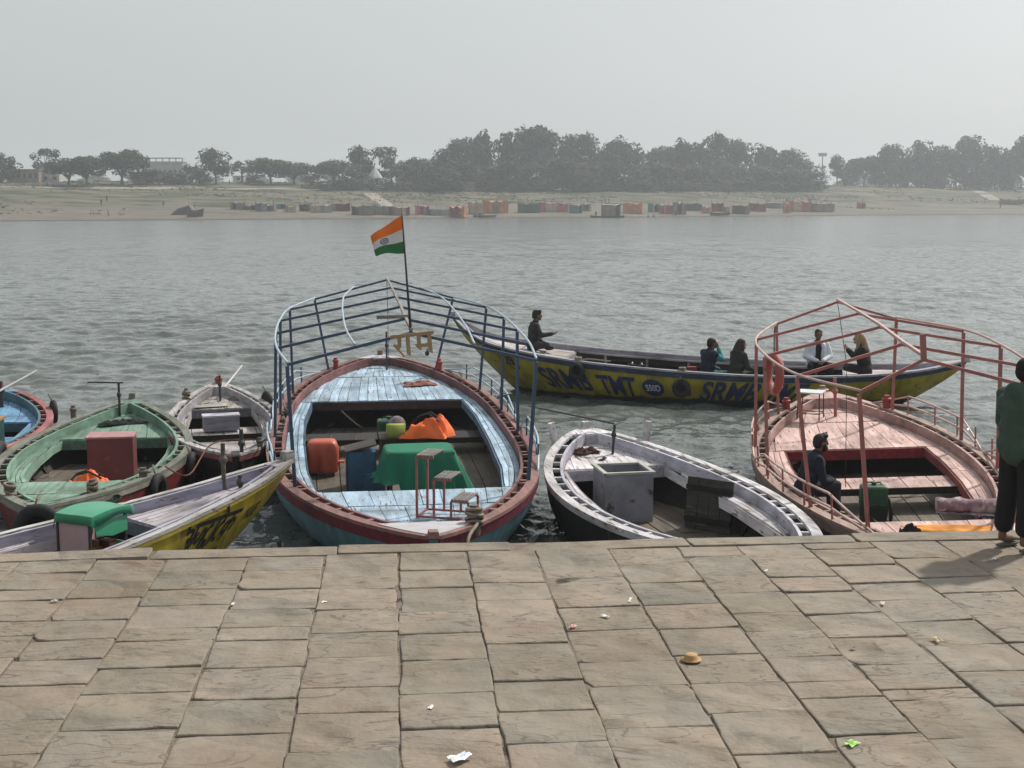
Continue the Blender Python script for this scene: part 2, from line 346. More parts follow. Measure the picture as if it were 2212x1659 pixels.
class Boat:
    def __init__(B,name,label,N,T,b,zs,roll=0,drop=.13,rk=.2,zk=-.45,rail=.10,gap=.10,cap=(.05,.97),
                 well=(.3,.7),hw=((0,1),(1,1)),rows_far=(),rows_near=(),mats=None,floor=.05,strake=.16,spacer=.45,side=True,capcorr=False):
        B.N=Vector((*N,0)); B.T=Vector((*T,0)); d=B.T-B.N; B.L=d.length; B.ang=math.atan2(d.y,d.x); B.b=b; B.zs=zs; B.drop=drop; B.rk=rk; B.zk=zk; B.m=mats
        B.root=thing(name,label,'boat',B.N,0); B.root.rotation_euler=(roll,0,B.ang)
        B.M=Matrix.Translation(B.N)@Matrix.Rotation(B.ang,4,'Z')@Matrix.Rotation(roll,4,'X')
        # outline with normals (left side)
        n=90; ts=[.5-.5*math.cos(math.pi*i/n) for i in range(n+1)]; pts=[(t*B.L,b(t)) for t in ts]; B.ts=ts; B.o=pts; B.nr=[]
        for i in range(n+1):
            a=pts[max(0,i-1)]; c=pts[min(n,i+1)]; dx,dy=c[0]-a[0],c[1]-a[1]; l=math.hypot(dx,dy); B.nr.append((dy/l,-dx/l))   # inward
        B.rail=rail; B.gap=gap; B.inn=rail+gap+.045
        B._in=B.off(B.inn)
        mats=mats or {}
        # hull
        ns=44; nv=9; S=[.5-.5*math.cos(math.pi*i/ns) for i in range(ns+1)]
        def shell(off,v0,v1,nv,both=True,sgn=1):
            mb=MB(); rings=[]
            for t in S:
                vv=[v0+(v1-v0)*k/nv for k in range(nv+1)]
                if both: rings.append([B.hp(t,1,v,off) for v in vv]+[B.hp(t,-1,v,off) for v in vv[::-1]])
                else: rings.append([B.hp(t,sgn,v,off) for v in vv])
            mb.loft(rings,closed=False)
            if both:
                m=len(rings[0])
                for j in (0,ns):
                    for k in range(nv): mb.f.append(tuple(j*m+x for x in ((k,k+1,m-2-k,m-1-k))) if j==0 else tuple(j*m+x for x in ((m-1-k,m-2-k,k+1,k))))
            return mb
        shell(0,0,1,nv).build('hull',mats['hull'],B.root,True,fix=True)
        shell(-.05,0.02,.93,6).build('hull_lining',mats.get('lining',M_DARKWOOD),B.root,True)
        if strake:
            for sg in (1,-1):
                rings=[]
                for t in S:
                    v1=strake/(B.zs(t)-B.zk)
                    rings.append([B.hp(t,sg,0,.0),B.hp(t,sg,0,.022),B.hp(t,sg,v1,.022),B.hp(t,sg,v1,.0)])
                MB().loft(rings).build('rubbing_strake',mats['strake'],B.root,fix=True)
        # rails: outer capping and inner coaming with spacer blocks between
        for sg in (1,-1):
            B.ribbon('gunwale_rail',mats['rail'],sg,-.025,rail,lambda t:B.zs(t)-.012,lambda t:B.zs(t)+.030)
            B.ribbon('coaming_board',mats['coam'],sg,rail+gap,rail+gap+.04,lambda t:B.zs(t)-drop-.05,lambda t:B.zs(t)+.022)
        blk=MB().box((0,0,0),(1,1,1)).mesh('spacer_block',mats['rail'])
        s=.35
        while s<B.L-.3:
            t=s/B.L; i=min(range(n+1),key=lambda k:abs(ts[k]-t)); nx,ny=B.nr[i]
            for sg in (1,-1):
                c0=(pts[i][0]+nx*(rail+gap/2),pts[i][1]+ny*(rail+gap/2))
                if c0[1]<.12: continue
                o=link('spacer_block',blk,B.root,(c0[0],sg*c0[1],B.zs(t)-.012)); o.scale=(.045+.03*hsh(s,sg),gap+.02,.05); o.rotation_euler=(0,0,sg*(math.atan2(ny,nx)+math.pi/2)*1.0)
            s+=spacer*(.85+.3*hsh(name,s))
        # decks
        B.hw=lambda t:float(np.interp(t,[p[0] for p in hw],[p[1] for p in hw]))
        B.well=well
        for (t0,t1,w) in list(rows_far)+list(rows_near): B.deck_row(t0,t1,w)
        if side:
            for sg in (1,-1):
                t0,t1=well
                for k in range(3):
                    cuts=[t0]+sorted(t0+(t1-t0)*((j+1)/3+.10*(hsh(name,sg,k,j)-.5)) for j in range(2))+[t1]
                    for j in range(3):
                        lo=lambda t,k=k:B.hw(t)+(B.bi(t)-B.hw(t))*k/3; hi=lambda t,k=k:B.hw(t)+(B.bi(t)-B.hw(t))*(k+1)/3
                        B.plank('side_deck_plank',cuts[j]+.0006,cuts[j+1]-.0006,lo,hi,sg,n=8)
                rings=[]
                for i in range(17):
                    t=t0+(t1-t0)*i/16; y=B.hw(t); z=B.zd(t)
                    rings.append([B.P(t*B.L,sg*(y-.03),z-.012),B.P(t*B.L,sg*(y+.01),z-.012-.02),B.P(t*B.L,sg*(y+.01),z-.16),B.P(t*B.L,sg*(y-.03),z-.16)])
                MB().loft(rings).build('well_side_board',mats.get('lip',mats['deck']),B.root,fix=True)
            for t,sg in ((well[0],-1),(well[1],1)):
                MB().box((t*B.L+.02*sg,0,B.zd(t)-.1),(.05,2*B.hw(t)+.06,.16)).build('deck_beam',mats.get('beam',mats['coam']),B.root)
        # end caps
        for k,(ta,tb) in enumerate(((0,cap[0]),(cap[1],1.))):
            if cap[k] in (0,1): continue
            poly=[]; m=9
            for i in range(m+1):
                t=ta+(tb-ta)*i/m; poly.append((t*B.L,max(.02,B.b(t)-.05),B.zs(t)+.04))
            rings=[[(p[0],p[1],p[2]),(p[0],-p[1],p[2]),(p[0],-p[1],p[2]-.03),(p[0],p[1],p[2]-.03)] for p in poly]
            if capcorr:
                rings=[]
                for p in poly:
                    m2=24; top=[(p[0],p[1]*(1-2*q/m2),p[2]+.010*math.sin(q*math.pi/1.0*.5*2)*(q%2)) for q in range(m2+1)]
                    rings.append(top+[(p[0],-p[1],p[2]-.03),(p[0],p[1],p[2]-.03)])
            MB().loft(rings).build('end_deck',mats.get('cap',mats['deck']),B.root,fix=True)
            # bulkhead board under the inner edge
            t=cap[k]; MB().box((t*B.L,0,B.zs(t)-.06),(.03,2*(B.b(t)-.1),.14)).build('end_bulkhead',mats['coam'],B.root)
        for t,sg in ((0,-1),(1,1)):
            MB().box((t*B.L-.03*sg,0,B.zs(t)+.05),(.16,.13,.16 if sg>0 else .07),taper=.8).build('stem_head',mats['rail'],B.root)
        # floor
        if floor is not None:
            nf=9; t0,t1=well[0]-.02,well[1]+.03
            for k in range(nf):
                c=[t0,t0+(t1-t0)*(.3+.12*hsh(name,k)),t0+(t1-t0)*(.66+.12*hsh(name,k,1)),t1]
                for j in range(3):
                    def yy(t,f): v=(B.zs(t)-floor)/(B.zs(t)-B.zk); return (2*f-1)*(B.hp(t,1,v,-.07).y)
                    mb=MB(); a,e=c[j]+.0008,c[j+1]-.0008; lo=[(a+(e-a)*i/4) for i in range(5)]
                    poly=[(t*B.L,yy(t,k/nf)+.008) for t in lo]+[(t*B.L,yy(t,(k+1)/nf)-.008) for t in lo[::-1]]
                    dz=.012*hsh(name,k,j); mb.prism(poly,floor-.03+dz,floor+dz).build('floor_plank',mats.get('floor',M_FLOOR),B.root,fix=True)
            s=well[0]*B.L+.2
            while s<well[1]*B.L:
                t=s/B.L
                for sg in (1,-1):
                    va=.14/(B.zs(t)-B.zk); vb=(B.zs(t)-floor)/(B.zs(t)-B.zk)
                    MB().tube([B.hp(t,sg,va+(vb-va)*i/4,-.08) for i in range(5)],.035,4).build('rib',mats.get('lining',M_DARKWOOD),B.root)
                s+=.55
    def P(B,s,d,z): return Vector((s,d,z))
    def zd(B,t): return B.zs(t)-B.drop
    def hp(B,t,sg,v,off=0):
        z=B.zs(t)*(1-v)+B.zk*v; y=B.b(t)*(1-min(v,.999)**3)**.75
        y=max(0.0,y+off); s=B.L*(.5+(t-.5)*(1-B.rk*v**1.3)); return Vector((s,sg*y,z))
    def off(B,w):
        out=[]
        for (x,y),(nx,ny) in zip(B.o,B.nr):
            q=(x+nx*w,y+ny*w)
            if q[1]>0.0 and (not out or q[0]>out[-1][0]): out.append(q)
        return out
    def bi(B,t,extra=0):
        a=B._in; s=t*B.L
        return float(np.interp(s,[p[0] for p in a],[p[1] for p in a],left=0,right=0))-extra
    def ribbon(B,name,m,sg,w0,w1,z0,z1,ta=0,tb=1):
        rings=[]
        for i,t in enumerate(B.ts):
            if t<ta or t>tb: continue
            (x,y),(nx,ny)=B.o[i],B.nr[i]; a=(x+nx*w0,max(.004,y+ny*w0)); c=(x+nx*w1,max(.002,y+ny*w1))
            if y+ny*w1<.002 and w0>.05: continue
            za,zb=z0(t),z1(t); rings.append([(a[0],sg*a[1],za),(a[0],sg*a[1],zb),(c[0],sg*c[1],zb),(c[0],sg*c[1],za)])
        return MB().loft(rings).build(name,m,B.root,fix=True)
    def plank(B,name,t0,t1,lo,hi,sg=1,n=5,m=None,th=.03):
        A=[];C=[]
        for i in range(n+1):
            t=t0+(t1-t0)*i/n; w=B.bi(t); a=max(-w,min(w,lo(t)))+.005; c=max(-w,min(w,hi(t)))-.005
            if c-a>.012: A.append((t,a)); C.append((t,c))
        if len(A)<2: return
        dz=(hsh(t0,A[0][1])-.5)*.008; pl=A+C[::-1]
        poly=[(t*B.L,sg*y) for t,y in pl]; z=[B.zd(t)+dz for t,y in pl]
        MB().prism(poly,[q-th for q in z],z).build(name,m or B.m['deck'],B.root,fix=True)
    def deck_row(B,t0,t1,w):
        wm=max(B.bi(t0),B.bi((t0+t1)/2),B.bi(t1))
        if wm<.05: return
        y=-wm
        while y<wm-.02:
            y2=y+w*(.75+.5*hsh(t0,y,w))
            if wm-y2<.08: y2=wm
            fan=.5
            sc=lambda t:(1-fan)+fan*(B.bi(t)/wm if wm>0 else 1)
            first,last=(y<=-wm+1e-6),(y2>=wm-1e-6)
            B.plank('deck_plank',t0+.0007,t1-.0007,lambda t,y=y,f=first:(-9 if f else y*sc(t)),lambda t,y2=y2,f=last:(9 if f else y2*sc(t)),1,6)
            y=y2
    def w(B,s,d,z): return B.M@Vector((s,d,z))
    def at(B,t,d,dz=0): return B.M@Vector((t*B.L,d,B.zd(t)+dz))
    def gun(B,t,sg,dz=0,ins=.1): return B.M@Vector((t*B.L,sg*(B.b(t)-ins),B.zs(t)+dz))
def paintset(pref,deck,rail,coam,hull,strake,tar=((.012,.012,.013),.05),beam=None,lip=None,cap=None,wd=.32,floor=None):
    d=dict(deck=wood(pref+'_deck',deck,wamt=wd+.2),rail=wood(pref+'_rail',rail,wamt=.6),coam=wood(pref+'_coaming',coam,wamt=.45),
        hull=mat(pref+'_hull',hull,.5,.32,2.2,stretch=(2,2,.4),wear=(.09,.08,.06),wamt=.42,wscale=3.5,bump=.15,fine=18,dirt=(.6,.58,.5),tar=tar),strake=wood(pref+'_strake',strake,wamt=.2))
    if floor: d['floor']=floor
    if beam: d['beam']=wood(pref+'_beam',beam,wamt=.2)
    if lip: d['lip']=wood(pref+'_lip',lip,wamt=.2)
    if cap: d['cap']=cap if not isinstance(cap,tuple) else wood(pref+'_cap',cap,wamt=.3)
    return d
M_LAVSHEET=mat('grey_sheet',(.42,.41,.43),.6,.15,4,wear=(.2,.18,.17),wamt=.3,bump=.1)
BLUE=Boat('canopy_boat','large blue boat with metal canopy frame and red gunwales in the centre',(-.84,13.78),(-3.0,29.78),bt(2.119,2.795,.718,1.16),zsf(.72,1.0,1.1),
  well=(.255,.755),hw=((.255,1.30),(.35,1.46),(.5,1.56),(.65,1.6),(.755,1.5)),rows_far=((.757,.905,.19),(.907,.957,.22),(.959,.984,.2)),rows_near=((.06,.118,.34),(.120,.185,.30),(.187,.2535,.30)),
  mats=paintset('blue_boat',(.36,.49,.61),(.235,.12,.11),(.21,.095,.095),(.10,.22,.27),(.17,.025,.045),beam=(.05,.03,.03),lip=(.10,.17,.25),cap=M_LAVSHEET),cap=(.055,.975),capcorr=True,rail=.11,gap=.11)
GREEN=Boat('rowing_boat','green boat with dark red hull and red cabinet inside',(-5.93,15.92),(-7.14,24.56),bt(1.43,1.973,.903,1.139),zsf(.62,.8,.88),
  well=(.365,.745),hw=((.365,.74),(.42,.9),(.5,.98),(.6,1.02),(.7,.98),(.745,.90)),rows_far=((.747,.86,.36),(.862,.925,.4),(.927,.958,.4)),rows_near=((.075,.16,.5),(.162,.255,.48),(.257,.3635,.6)),
  mats=paintset('green_boat',(.185,.30,.235),(.20,.22,.18),(.16,.27,.21),(.16,.022,.022),(.26,.25,.21),beam=(.10,.18,.14)),cap=(.06,.955),rail=.10,gap=.11,strake=.1)
WBACK=Boat('rowing_boat','weathered pale grey boat with dark hull moored behind the green boat',(-4.2,19.71),(-6.07,27.02),bt(1.024,2.036,.764,1.164),zsf(.60,.75,.85),
  well=(.37,.805),hw=((.37,.58),(.5,.68),(.65,.7),(.805,.6)),rows_far=((.807,.862,.24),(.864,.905,.22),(.907,.955,.26)),rows_near=((.07,.15,.3),(.152,.24,.34),(.242,.368,.36)),
  mats=paintset('pale_boat',(.47,.44,.43),(.42,.40,.41),(.40,.385,.42),(.035,.03,.028),(.28,.10,.10),beam=(.17,.17,.20)),cap=(.05,.945),rail=.09,gap=.07,strake=.1)
LBLUE=Boat('rowing_boat','small sky blue boat with red gunwale cut by the left edge',(-9.35,18.2),(-10.25,26.2),bt(1.65,2.2,.75,1.1),zsf(.60,.78,.86),
  well=(.34,.735),hw=((.34,1.0),(.5,1.15),(.735,1.08)),rows_far=((.737,.80,.34),(.802,.88,.33),(.882,.95,.3)),rows_near=((.08,.2,.45),(.202,.338,.45)),
  mats=paintset('sky_boat',(.16,.33,.52),(.34,.13,.13),(.08,.17,.21),(.05,.10,.16),(.28,.10,.10),beam=(.06,.12,.16)),cap=(.05,.955),rail=.10,gap=.10)
WHITE=Boat('rowing_boat','whitewashed boat with black hull and open grey box in its well',(3.03,13.2),(1.17,20.92),bt(1.409,1.977,.713,1.09),zsf(.70,.88,.95),
  well=(.10,.797),hw=((.10,.45),(.2,.72),(.35,.85),(.5,.93),(.65,.90),(.797,.80)),rows_far=((.799,.872,.30),(.874,.925,.26),(.927,.962,.3)),rows_near=((.05,.098,.3),),
  mats=paintset('white_boat',(.64,.615,.64),(.58,.57,.59),(.46,.45,.52),(.018,.018,.02),(.50,.49,.50),beam=(.40,.39,.44)),cap=(.04,.955),rail=.10,gap=.11,strake=.06)
PINK=Boat('canopy_boat','pink boat with pink metal canopy frame on the right',(4.83,12.61),(6.01,25.06),bt(1.73,2.148,.894,1.309),zsf(.65,.85,.95),roll=-.051,
  well=(.31,.70),hw=((.31,.82),(.4,1.0),(.5,1.12),(.6,1.17),(.7,1.14)),rows_far=((.702,.86,.38),(.862,.915,.34),(.917,.957,.36)),rows_near=((.10,.20,.34),(.202,.308,.34)),
  mats=paintset('pink_boat',(.58,.405,.375),(.36,.25,.22),(.50,.325,.30),(.05,.04,.04),(.30,.21,.18),beam=(.22,.02,.03),lip=(.22,.05,.05),cap=(.50,.33,.31)),cap=(.05,.95),rail=.11,gap=.10)
YELL=Boat('rowing_boat','yellow boat with lavender deck and Hindi lettering against the platform',(-7.17,11.49),(-2.83,16.47),
  tab(((0,.15),(.1,.45),(.25,.75),(.4,.88),(.5,.87),(.56,.81),(.64,.72),(.72,.6),(.82,.45),(.9,.32),(.955,.19),(1,.04))),
  tab(((0,.84),(.2,.79),(.4,.83),(.55,.90),(.7,1.0),(.85,1.13),(1,1.32))),drop=.10,rk=.72,
  well=(.08,.68),hw=((.08,.3),(.25,.5),(.5,.62),(.68,.55)),rows_far=((.682,.87,.13),(.872,.95,.14)),rows_near=(),
  mats=paintset('yellow_boat',(.47,.44,.48),(.48,.47,.46),(.36,.345,.44),(.36,.275,.03),(.36,.28,.05),tar=((.03,.03,.03),.0),beam=(.20,.20,.25)),cap=(0,.955),rail=.065,gap=.05,strake=.07,spacer=.5)
SRMB=Boat('passenger_boat','long yellow boat with blue lettering carrying five people',(-1.47,32.3),(10.3,29.6),
  tab(((0,.04),(.04,.4),(.1,.85),(.18,1.2),(.28,1.42),(.4,1.55),(.55,1.58),(.7,1.45),(.82,1.1),(.9,.72),(.96,.35),(1,.04))),
  tab(((0,1.8),(.03,1.47),(.08,1.22),(.15,1.08),(.22,.98),(.3,.88),(.45,.77),(.6,.70),(.75,.70),(.85,.74),(.93,.83),(1,1.0))),rk=.36,drop=.1,
  well=(.24,.775),hw=((.24,1.18),(.4,1.36),(.6,1.38),(.775,1.06)),rows_far=((.777,.95,.22),),rows_near=((.03,.14,.22),(.142,.238,.22)),
  mats=paintset('yellow_launch',(.47,.43,.42),(.36,.36,.40),(.34,.325,.40),(.32,.265,.018),(.025,.04,.075),tar=((.02,.025,.02),.12),beam=(.34,.32,.36),floor=M_DARKWOOD,lip=(.03,.028,.026)),cap=(.0,.955),rail=.07,gap=.05,strake=.13)
BOATS=[BLUE,GREEN,WBACK,LBLUE,WHITE,PINK,YELL,SRMB]
build_water()
# lettering painted on the hulls
def flat_to_hull(B,me,sfun,zfun,name,m,sg=-1,off=.02,step=.08):
    bm=bmesh.new(); bm.from_mesh(me); bmesh.ops.triangulate(bm,faces=bm.faces)
    xs=[v.co.x for v in bm.verts]; x=min(xs)+step
    while x<max(xs):
        bmesh.ops.bisect_plane(bm,geom=bm.verts[:]+bm.edges[:]+bm.faces[:],plane_co=(x,0,0),plane_no=(1,0,0)); x+=step
    ys=[v.co.y for v in bm.verts]; y=min(ys)+step
    while y<max(ys):
        bmesh.ops.bisect_plane(bm,geom=bm.verts[:]+bm.edges[:]+bm.faces[:],plane_co=(0,y,0),plane_no=(0,1,0)); y+=step
    for v in bm.verts:
        s=sfun(v.co.x,v.co.y); z=zfun(v.co.x,v.co.y); t=s/B.L
        v_=max(.01,(B.zs(t)-z)/(B.zs(t)-B.zk)); p=B.hp(t,sg,v_,off); v.co=Vector((s if False else p.x,p.y,p.z))
    me2=bpy.data.meshes.new(name); bm.to_mesh(me2); bm.free(); me2.materials.clear(); me2.materials.append(m); link(name,me2,B.root)
def text_mesh(body,size,shear=.25,bold=.02,sx=1.):
    cu=bpy.data.curves.new('lettering','FONT'); cu.body=body; cu.size=size; cu.shear=shear; cu.offset=bold; cu.resolution_u=4
    o=bpy.data.objects.new('lettering',cu); COL.objects.link(o); dg=bpy.context.evaluated_depsgraph_get(); me=bpy.data.meshes.new_from_object(o.evaluated_get(dg))
    bpy.data.objects.remove(o)
    for v in me.vertices: v.co.x*=sx
    return me
M_NAVY=mat('navy_lettering',(.012,.02,.075),.5,.2,4,wear=(.2,.17,.03),wamt=.12,wscale=7)
M_WHITEPAINT=mat('white_lettering',(.45,.46,.48),.6)
M_BLACKPAINT=mat('black_lettering',(.012,.012,.012),.5,.2,4)
def put_text(B,body,size,s0,width,zc,slope,m,bold=.02,shear=.25,sg=-1,off=.03):
    me=text_mesh(body,size,shear,bold); xs=[v.co.x for v in me.vertices]; ys=[v.co.y for v in me.vertices]; x0,x1=min(xs),max(xs); yc=(min(ys)+max(ys))/2; k=width/(x1-x0)
    for v in me.vertices: v.co.x=(v.co.x-x0)*k; v.co.y-=yc
    flat_to_hull(B,me,lambda x,y:s0+x,lambda x,y:zc+y+slope*x,'lettering',m,sg,off)
def shaped(B,mb,s0,zc,slope,m,name,sg=-1,off=.03):
    flat_to_hull(B,mb.mesh(name),lambda x,y:s0+x,lambda x,y:zc+y+slope*x,name,m,sg,off)
put_text(SRMB,'SRMB',.66,2.08,1.36,.50,-.03,M_NAVY,.017); put_text(SRMB,'TMT',.64,3.68,.98,.40,-.035,M_NAVY,.017)
put_text(SRMB,'SRMB',.64,6.22,1.42,.33,-.01,M_NAVY,.017); put_text(SRMB,'TMT',.62,7.86,.86,.32,.0,M_NAVY,.017)
shaped(SRMB,MB().add([(.27*math.cos(2*math.pi*i/32),.20*math.sin(2*math.pi*i/32),0) for i in range(32)],[tuple(range(32))]),5.06,.37,0,M_NAVY,'oval_badge',off=.026)
put_text(SRMB,'550D',.20,4.88,.36,.37,0,M_WHITEPAINT,.004,0,off=.034)
ringv=[(r*.24*math.cos(2*math.pi*i/32),r*.24*math.sin(2*math.pi*i/32),0) for r in (1,.9) for i in range(32)]
shaped(SRMB,MB().add(ringv,[(i,(i+1)%32,32+(i+1)%32,32+i) for i in range(32)]),1.45,.86,-.1,M_BLACKPAINT,'number_ring',off=.026)
put_text(SRMB,'29',.30,1.30,.31,.86,-.1,M_BLACKPAINT,.01,0)
# Hindi word on the near yellow boat, drawn stroke by stroke
def strokes(lines,w):
    mb=MB(); z=0
    for ln in lines:
        for a,b in zip(ln[:-1],ln[1:]):
            d=Vector((b[0]-a[0],b[1]-a[1])); L=d.length; d/=L; nn=Vector((-d.y,d.x))*w; e=d*w*.6
            q=[(a[0]-e.x+nn.x,a[1]-e.y+nn.y,0),(b[0]+e.x+nn.x,b[1]+e.y+nn.y,0),(b[0]+e.x-nn.x,b[1]+e.y-nn.y,0),(a[0]-e.x-nn.x,a[1]-e.y-nn.y,0)]
            mb.add(q,[(3,2,1,0)])
    return mb
def arc(cx,cy,rx,ry,a0,a1,n=7): return [(cx+rx*math.cos(rad(a0+(a1-a0)*i/n)),cy+ry*math.sin(rad(a0+(a1-a0)*i/n))) for i in range(n+1)]
HN=[arc(.055,.165,.05,.045,150,-90)+arc(.055,.07,.06,.05,90,-150),[(.10,.115),(.155,.115)],[(.155,.23),(.155,0)],        # a
    arc(.225,.12,.035,.05,0,-230),arc(.295,.13,.03,.045,180,-10),[(.325,.12),(.325,.02)],                                # half la
    [(.40,.23),(.40,.19)],arc(.405,.115,.055,.07,80,290),[(.43,.05),(.37,-.03)],[(.43,.05),(.48,-.03)],                   # Ta + ra
    [(.505,.23),(.505,0)],                                                                                             # aa
    [(.60,.23),(.60,.19)],arc(.605,.105,.06,.08,80,290),[(.60,.25),(.54,.32)],                                           # Te
    [(.75,.23),(.75,0)],arc(.705,.115,.04,.05,0,360,10),arc(.80,.12,.04,.05,150,-60),                                      # ka
    [(.20,.235),(.86,.235)],[(.0,.235),(.02,.235)],[(.13,.235),(.18,.235)]]
hs_=1.18
HN=[[((x+.22*y)*hs_,y*hs_) for x,y in ln] for ln in HN]
shaped(YELL,strokes(HN,.023),4.57,.64,.02,M_BLACKPAINT,'lettering',off=.03)
shaped(YELL,MB().add([(.25,-.20,0),(.98,-.20,0),(1.03,-.09,0),(.30,-.09,0)],[(0,1,2,3)]),4.57,.64,.02,M_BLACKPAINT,'painted_strip',off=.028)
put_text(YELL,'NUE',.20,5.78,.32,.86,.1,M_BLACKPAINT,.006,.3)
# ---------------------------------------------------------------- boat fittings
def fr(B): return B.ang-math.pi/2
def lpart(B,name,m,fn,smooth=False,label=None):
    mb=MB(); fn(mb); o=mb.build(name,m,B.root,smooth,fix=True)
    if label: o['label']=label
    return o
def cat_interp(pts,n=6):
    out=[]; P=[Vector(p) for p in pts]
    for i in range(len(P)-1):
        p0=P[max(0,i-1)];p1=P[i];p2=P[i+1];p3=P[min(len(P)-1,i+2)]
        for k in range(n):
            t=k/n; out.append(.5*((2*p1)+(p2-p0)*t+(2*p0-5*p1+4*p2-p3)*t*t+(3*p1-p0-3*p2+p3)*t**3))
    out.append(P[-1]); return out
def canopy(B,raf,posts,mf,ml,za_off=0,guard=(),gm=None,purl=(.54,.5),ridge_m=None,rr=.02,pr=.024,ins=.10):
    L=[];Rr=[];A=[]
    for s,dl,dr,zr,za,da in raf:
        l=Vector((s,dl,zr)); r=Vector((s,dr,zr)); a=Vector((s,da,za)); L.append(l);Rr.append(r);A.append(a)
        MB().tube([l,a-Vector((0,0,.0)),r],rr,sq=True).build('rafter',mf,B.root,fix=True)
    for S in (L,Rr):
        MB().tube(cat_interp([p+Vector((0,0,.03)) for p in S]),rr*.9,8).build('roof_rail',ml,B.root,True,fix=True)
    for k,(S,f) in enumerate(((L,purl[0]),(Rr,purl[1]))):
        if f: MB().tube(cat_interp([S[i].lerp(A[i],f)+Vector((0,0,.045)) for i in range(len(S))]),rr*.8,8).build('purlin',ml,B.root,True,fix=True)
    MB().tube([p+Vector((0,0,.045)) for p in A],rr*.95,sq=True).build('ridge_bar',ridge_m or ml,B.root,fix=True)
    for i in posts:
        s=raf[i][0]; t=s/B.L
        for S,sg in ((L,1),(Rr,-1)):
            base=Vector((s,sg*(B.b(t)-ins),B.zs(t)-.05)); MB().tube([base,S[i]-Vector((0,0,.02))],pr,sq=True).build('post',mf,B.root,fix=True)
    for (ta,tb) in guard:
        for sg in (1,-1):
            for h in (.16,.33):
                pts=[]
                for k in range(25):
                    t=ta+(tb-ta)*k/24; dip=min(1,4*min(k,24-k)/24.)
                    pts.append((t*B.L,sg*(B.b(t)+.0),B.zs(t)+.02+h*dip))
                MB().tube(pts,.017,6).build('guard_rail',gm or ml,B.root,True)
            k=ta+.03
            while k<tb-.02:
                MB().tube([(k*B.L,sg*(B.b(k)-.005),B.zs(k)),(k*B.L,sg*(B.b(k)),B.zs(k)+.35)],.014,6).build('guard_post',mf,B.root); k+=.055*16/B.L
M_BFRAME=mat('blue_frame_paint',(.034,.068,.118),.45,.2,5,wear=(.16,.10,.07),wamt=.12,spec=.5)
M_BRAIL=mat('pale_blue_pipe',(.34,.45,.52),.35,.15,5,wear=(.2,.15,.12),wamt=.15,spec=.6)
M_RIDGE=wood('grey_timber',(.30,.28,.27),wamt=.3)
canopy(BLUE,[(3.72,1.64,-1.68,2.45,2.85,.0),(5.7,1.86,-1.88,2.45,2.86,-.02),(7.9,1.96,-2.0,2.45,2.86,-.06),(10.1,1.97,-2.06,2.46,2.87,-.08),(12.3,1.87,-1.99,2.48,2.89,-.1),(14.7,1.42,-1.54,2.5,2.9,-.12)],
  (0,2,3,4,5),M_BFRAME,M_BRAIL,guard=((.27,.52),(.53,.90)),ridge_m=M_RIDGE)
M_PFRAME=mat('pink_frame_paint',(.33,.125,.11),.5,.2,5,wear=(.12,.07,.05),wamt=.25,spec=.4)
M_PPIPE=mat('pink_pipe',(.50,.33,.29),.4,.2,5,wear=(.2,.14,.1),wamt=.3,spec=.5)
canopy(PINK,[(2.55,.90,-1.02,2.42,2.78,.16),(4.15,1.43,-1.50,2.42,2.78,.10),(6.3,1.64,-1.69,2.44,2.79,.0),(8.45,1.57,-1.68,2.45,2.8,-.04),(10.9,1.0,-1.10,2.45,2.8,-.08)],
  (0,1,2,3,4),M_PFRAME,M_PPIPE,guard=((.17,.60),(.60,.92)),purl=(0,0),ridge_m=M_PPIPE,ins=.05)
lpart(PINK,'ridge_stub',M_PFRAME,lambda mb:mb.tube([(2.55,.16,2.78),(2.55,.17,3.08)],.03,sq=True))
M_CORD=mat('black_cord',(.012,.012,.012),.95,bump=0,spec=.05)
lpart(PINK,'stay_wire',M_CORD,lambda mb:mb.tube([(10.9,-.08,2.8),(8.9,.08,1.95),(5.6,.62,.62)],.006,5))
lpart(BLUE,'stay_wire',M_CORD,lambda mb:mb.tube([(14.7,-.12,2.9),(14.6,-.14,.85)],.006,5))
lpart(BLUE,'ridge_brace',M_RIDGE,lambda mb:mb.box((5.3,.16,2.93),(.06,.5,.05),rz=.25))
def bollard(B,t,d,h,m,r=.06,cap=True,dz=-.1):
    p=(t*B.L,d,B.zs(t)+dz); lpart(B,'bollard',m,lambda mb:mb.lathe([(r,0),(r,h*.7),(r*1.25,h*.74),(r*1.25,h*.84),(r*.8,h*.88),(r*.7,h)],14,Matrix.Translation(p)))
def pin(B,s,d,h,lean=(0,0),r=.022,cross=.0,m=None,dz=0):
    t=min(1,s/B.L); z=B.zd(t)+dz
    def f(mb):
        mb.tube([(s,d,z-.1),(s+lean[0],d+lean[1],z+h)],r,8); k=.62
        mb.lathe([(r*1.0,-.04),(r*1.9,0),(r*1.9,.03),(r,.07)],10,Matrix.Translation((s+lean[0]*k,d+lean[1]*k,z+h*k)))
        if cross: mb.tube([(s+lean[0],d+lean[1]-cross*.15,z+h),(s+lean[0],d+lean[1]+cross,z+h+.02)],r*.7,6)
    lpart(B,'iron_post',m or M_IRON,f)
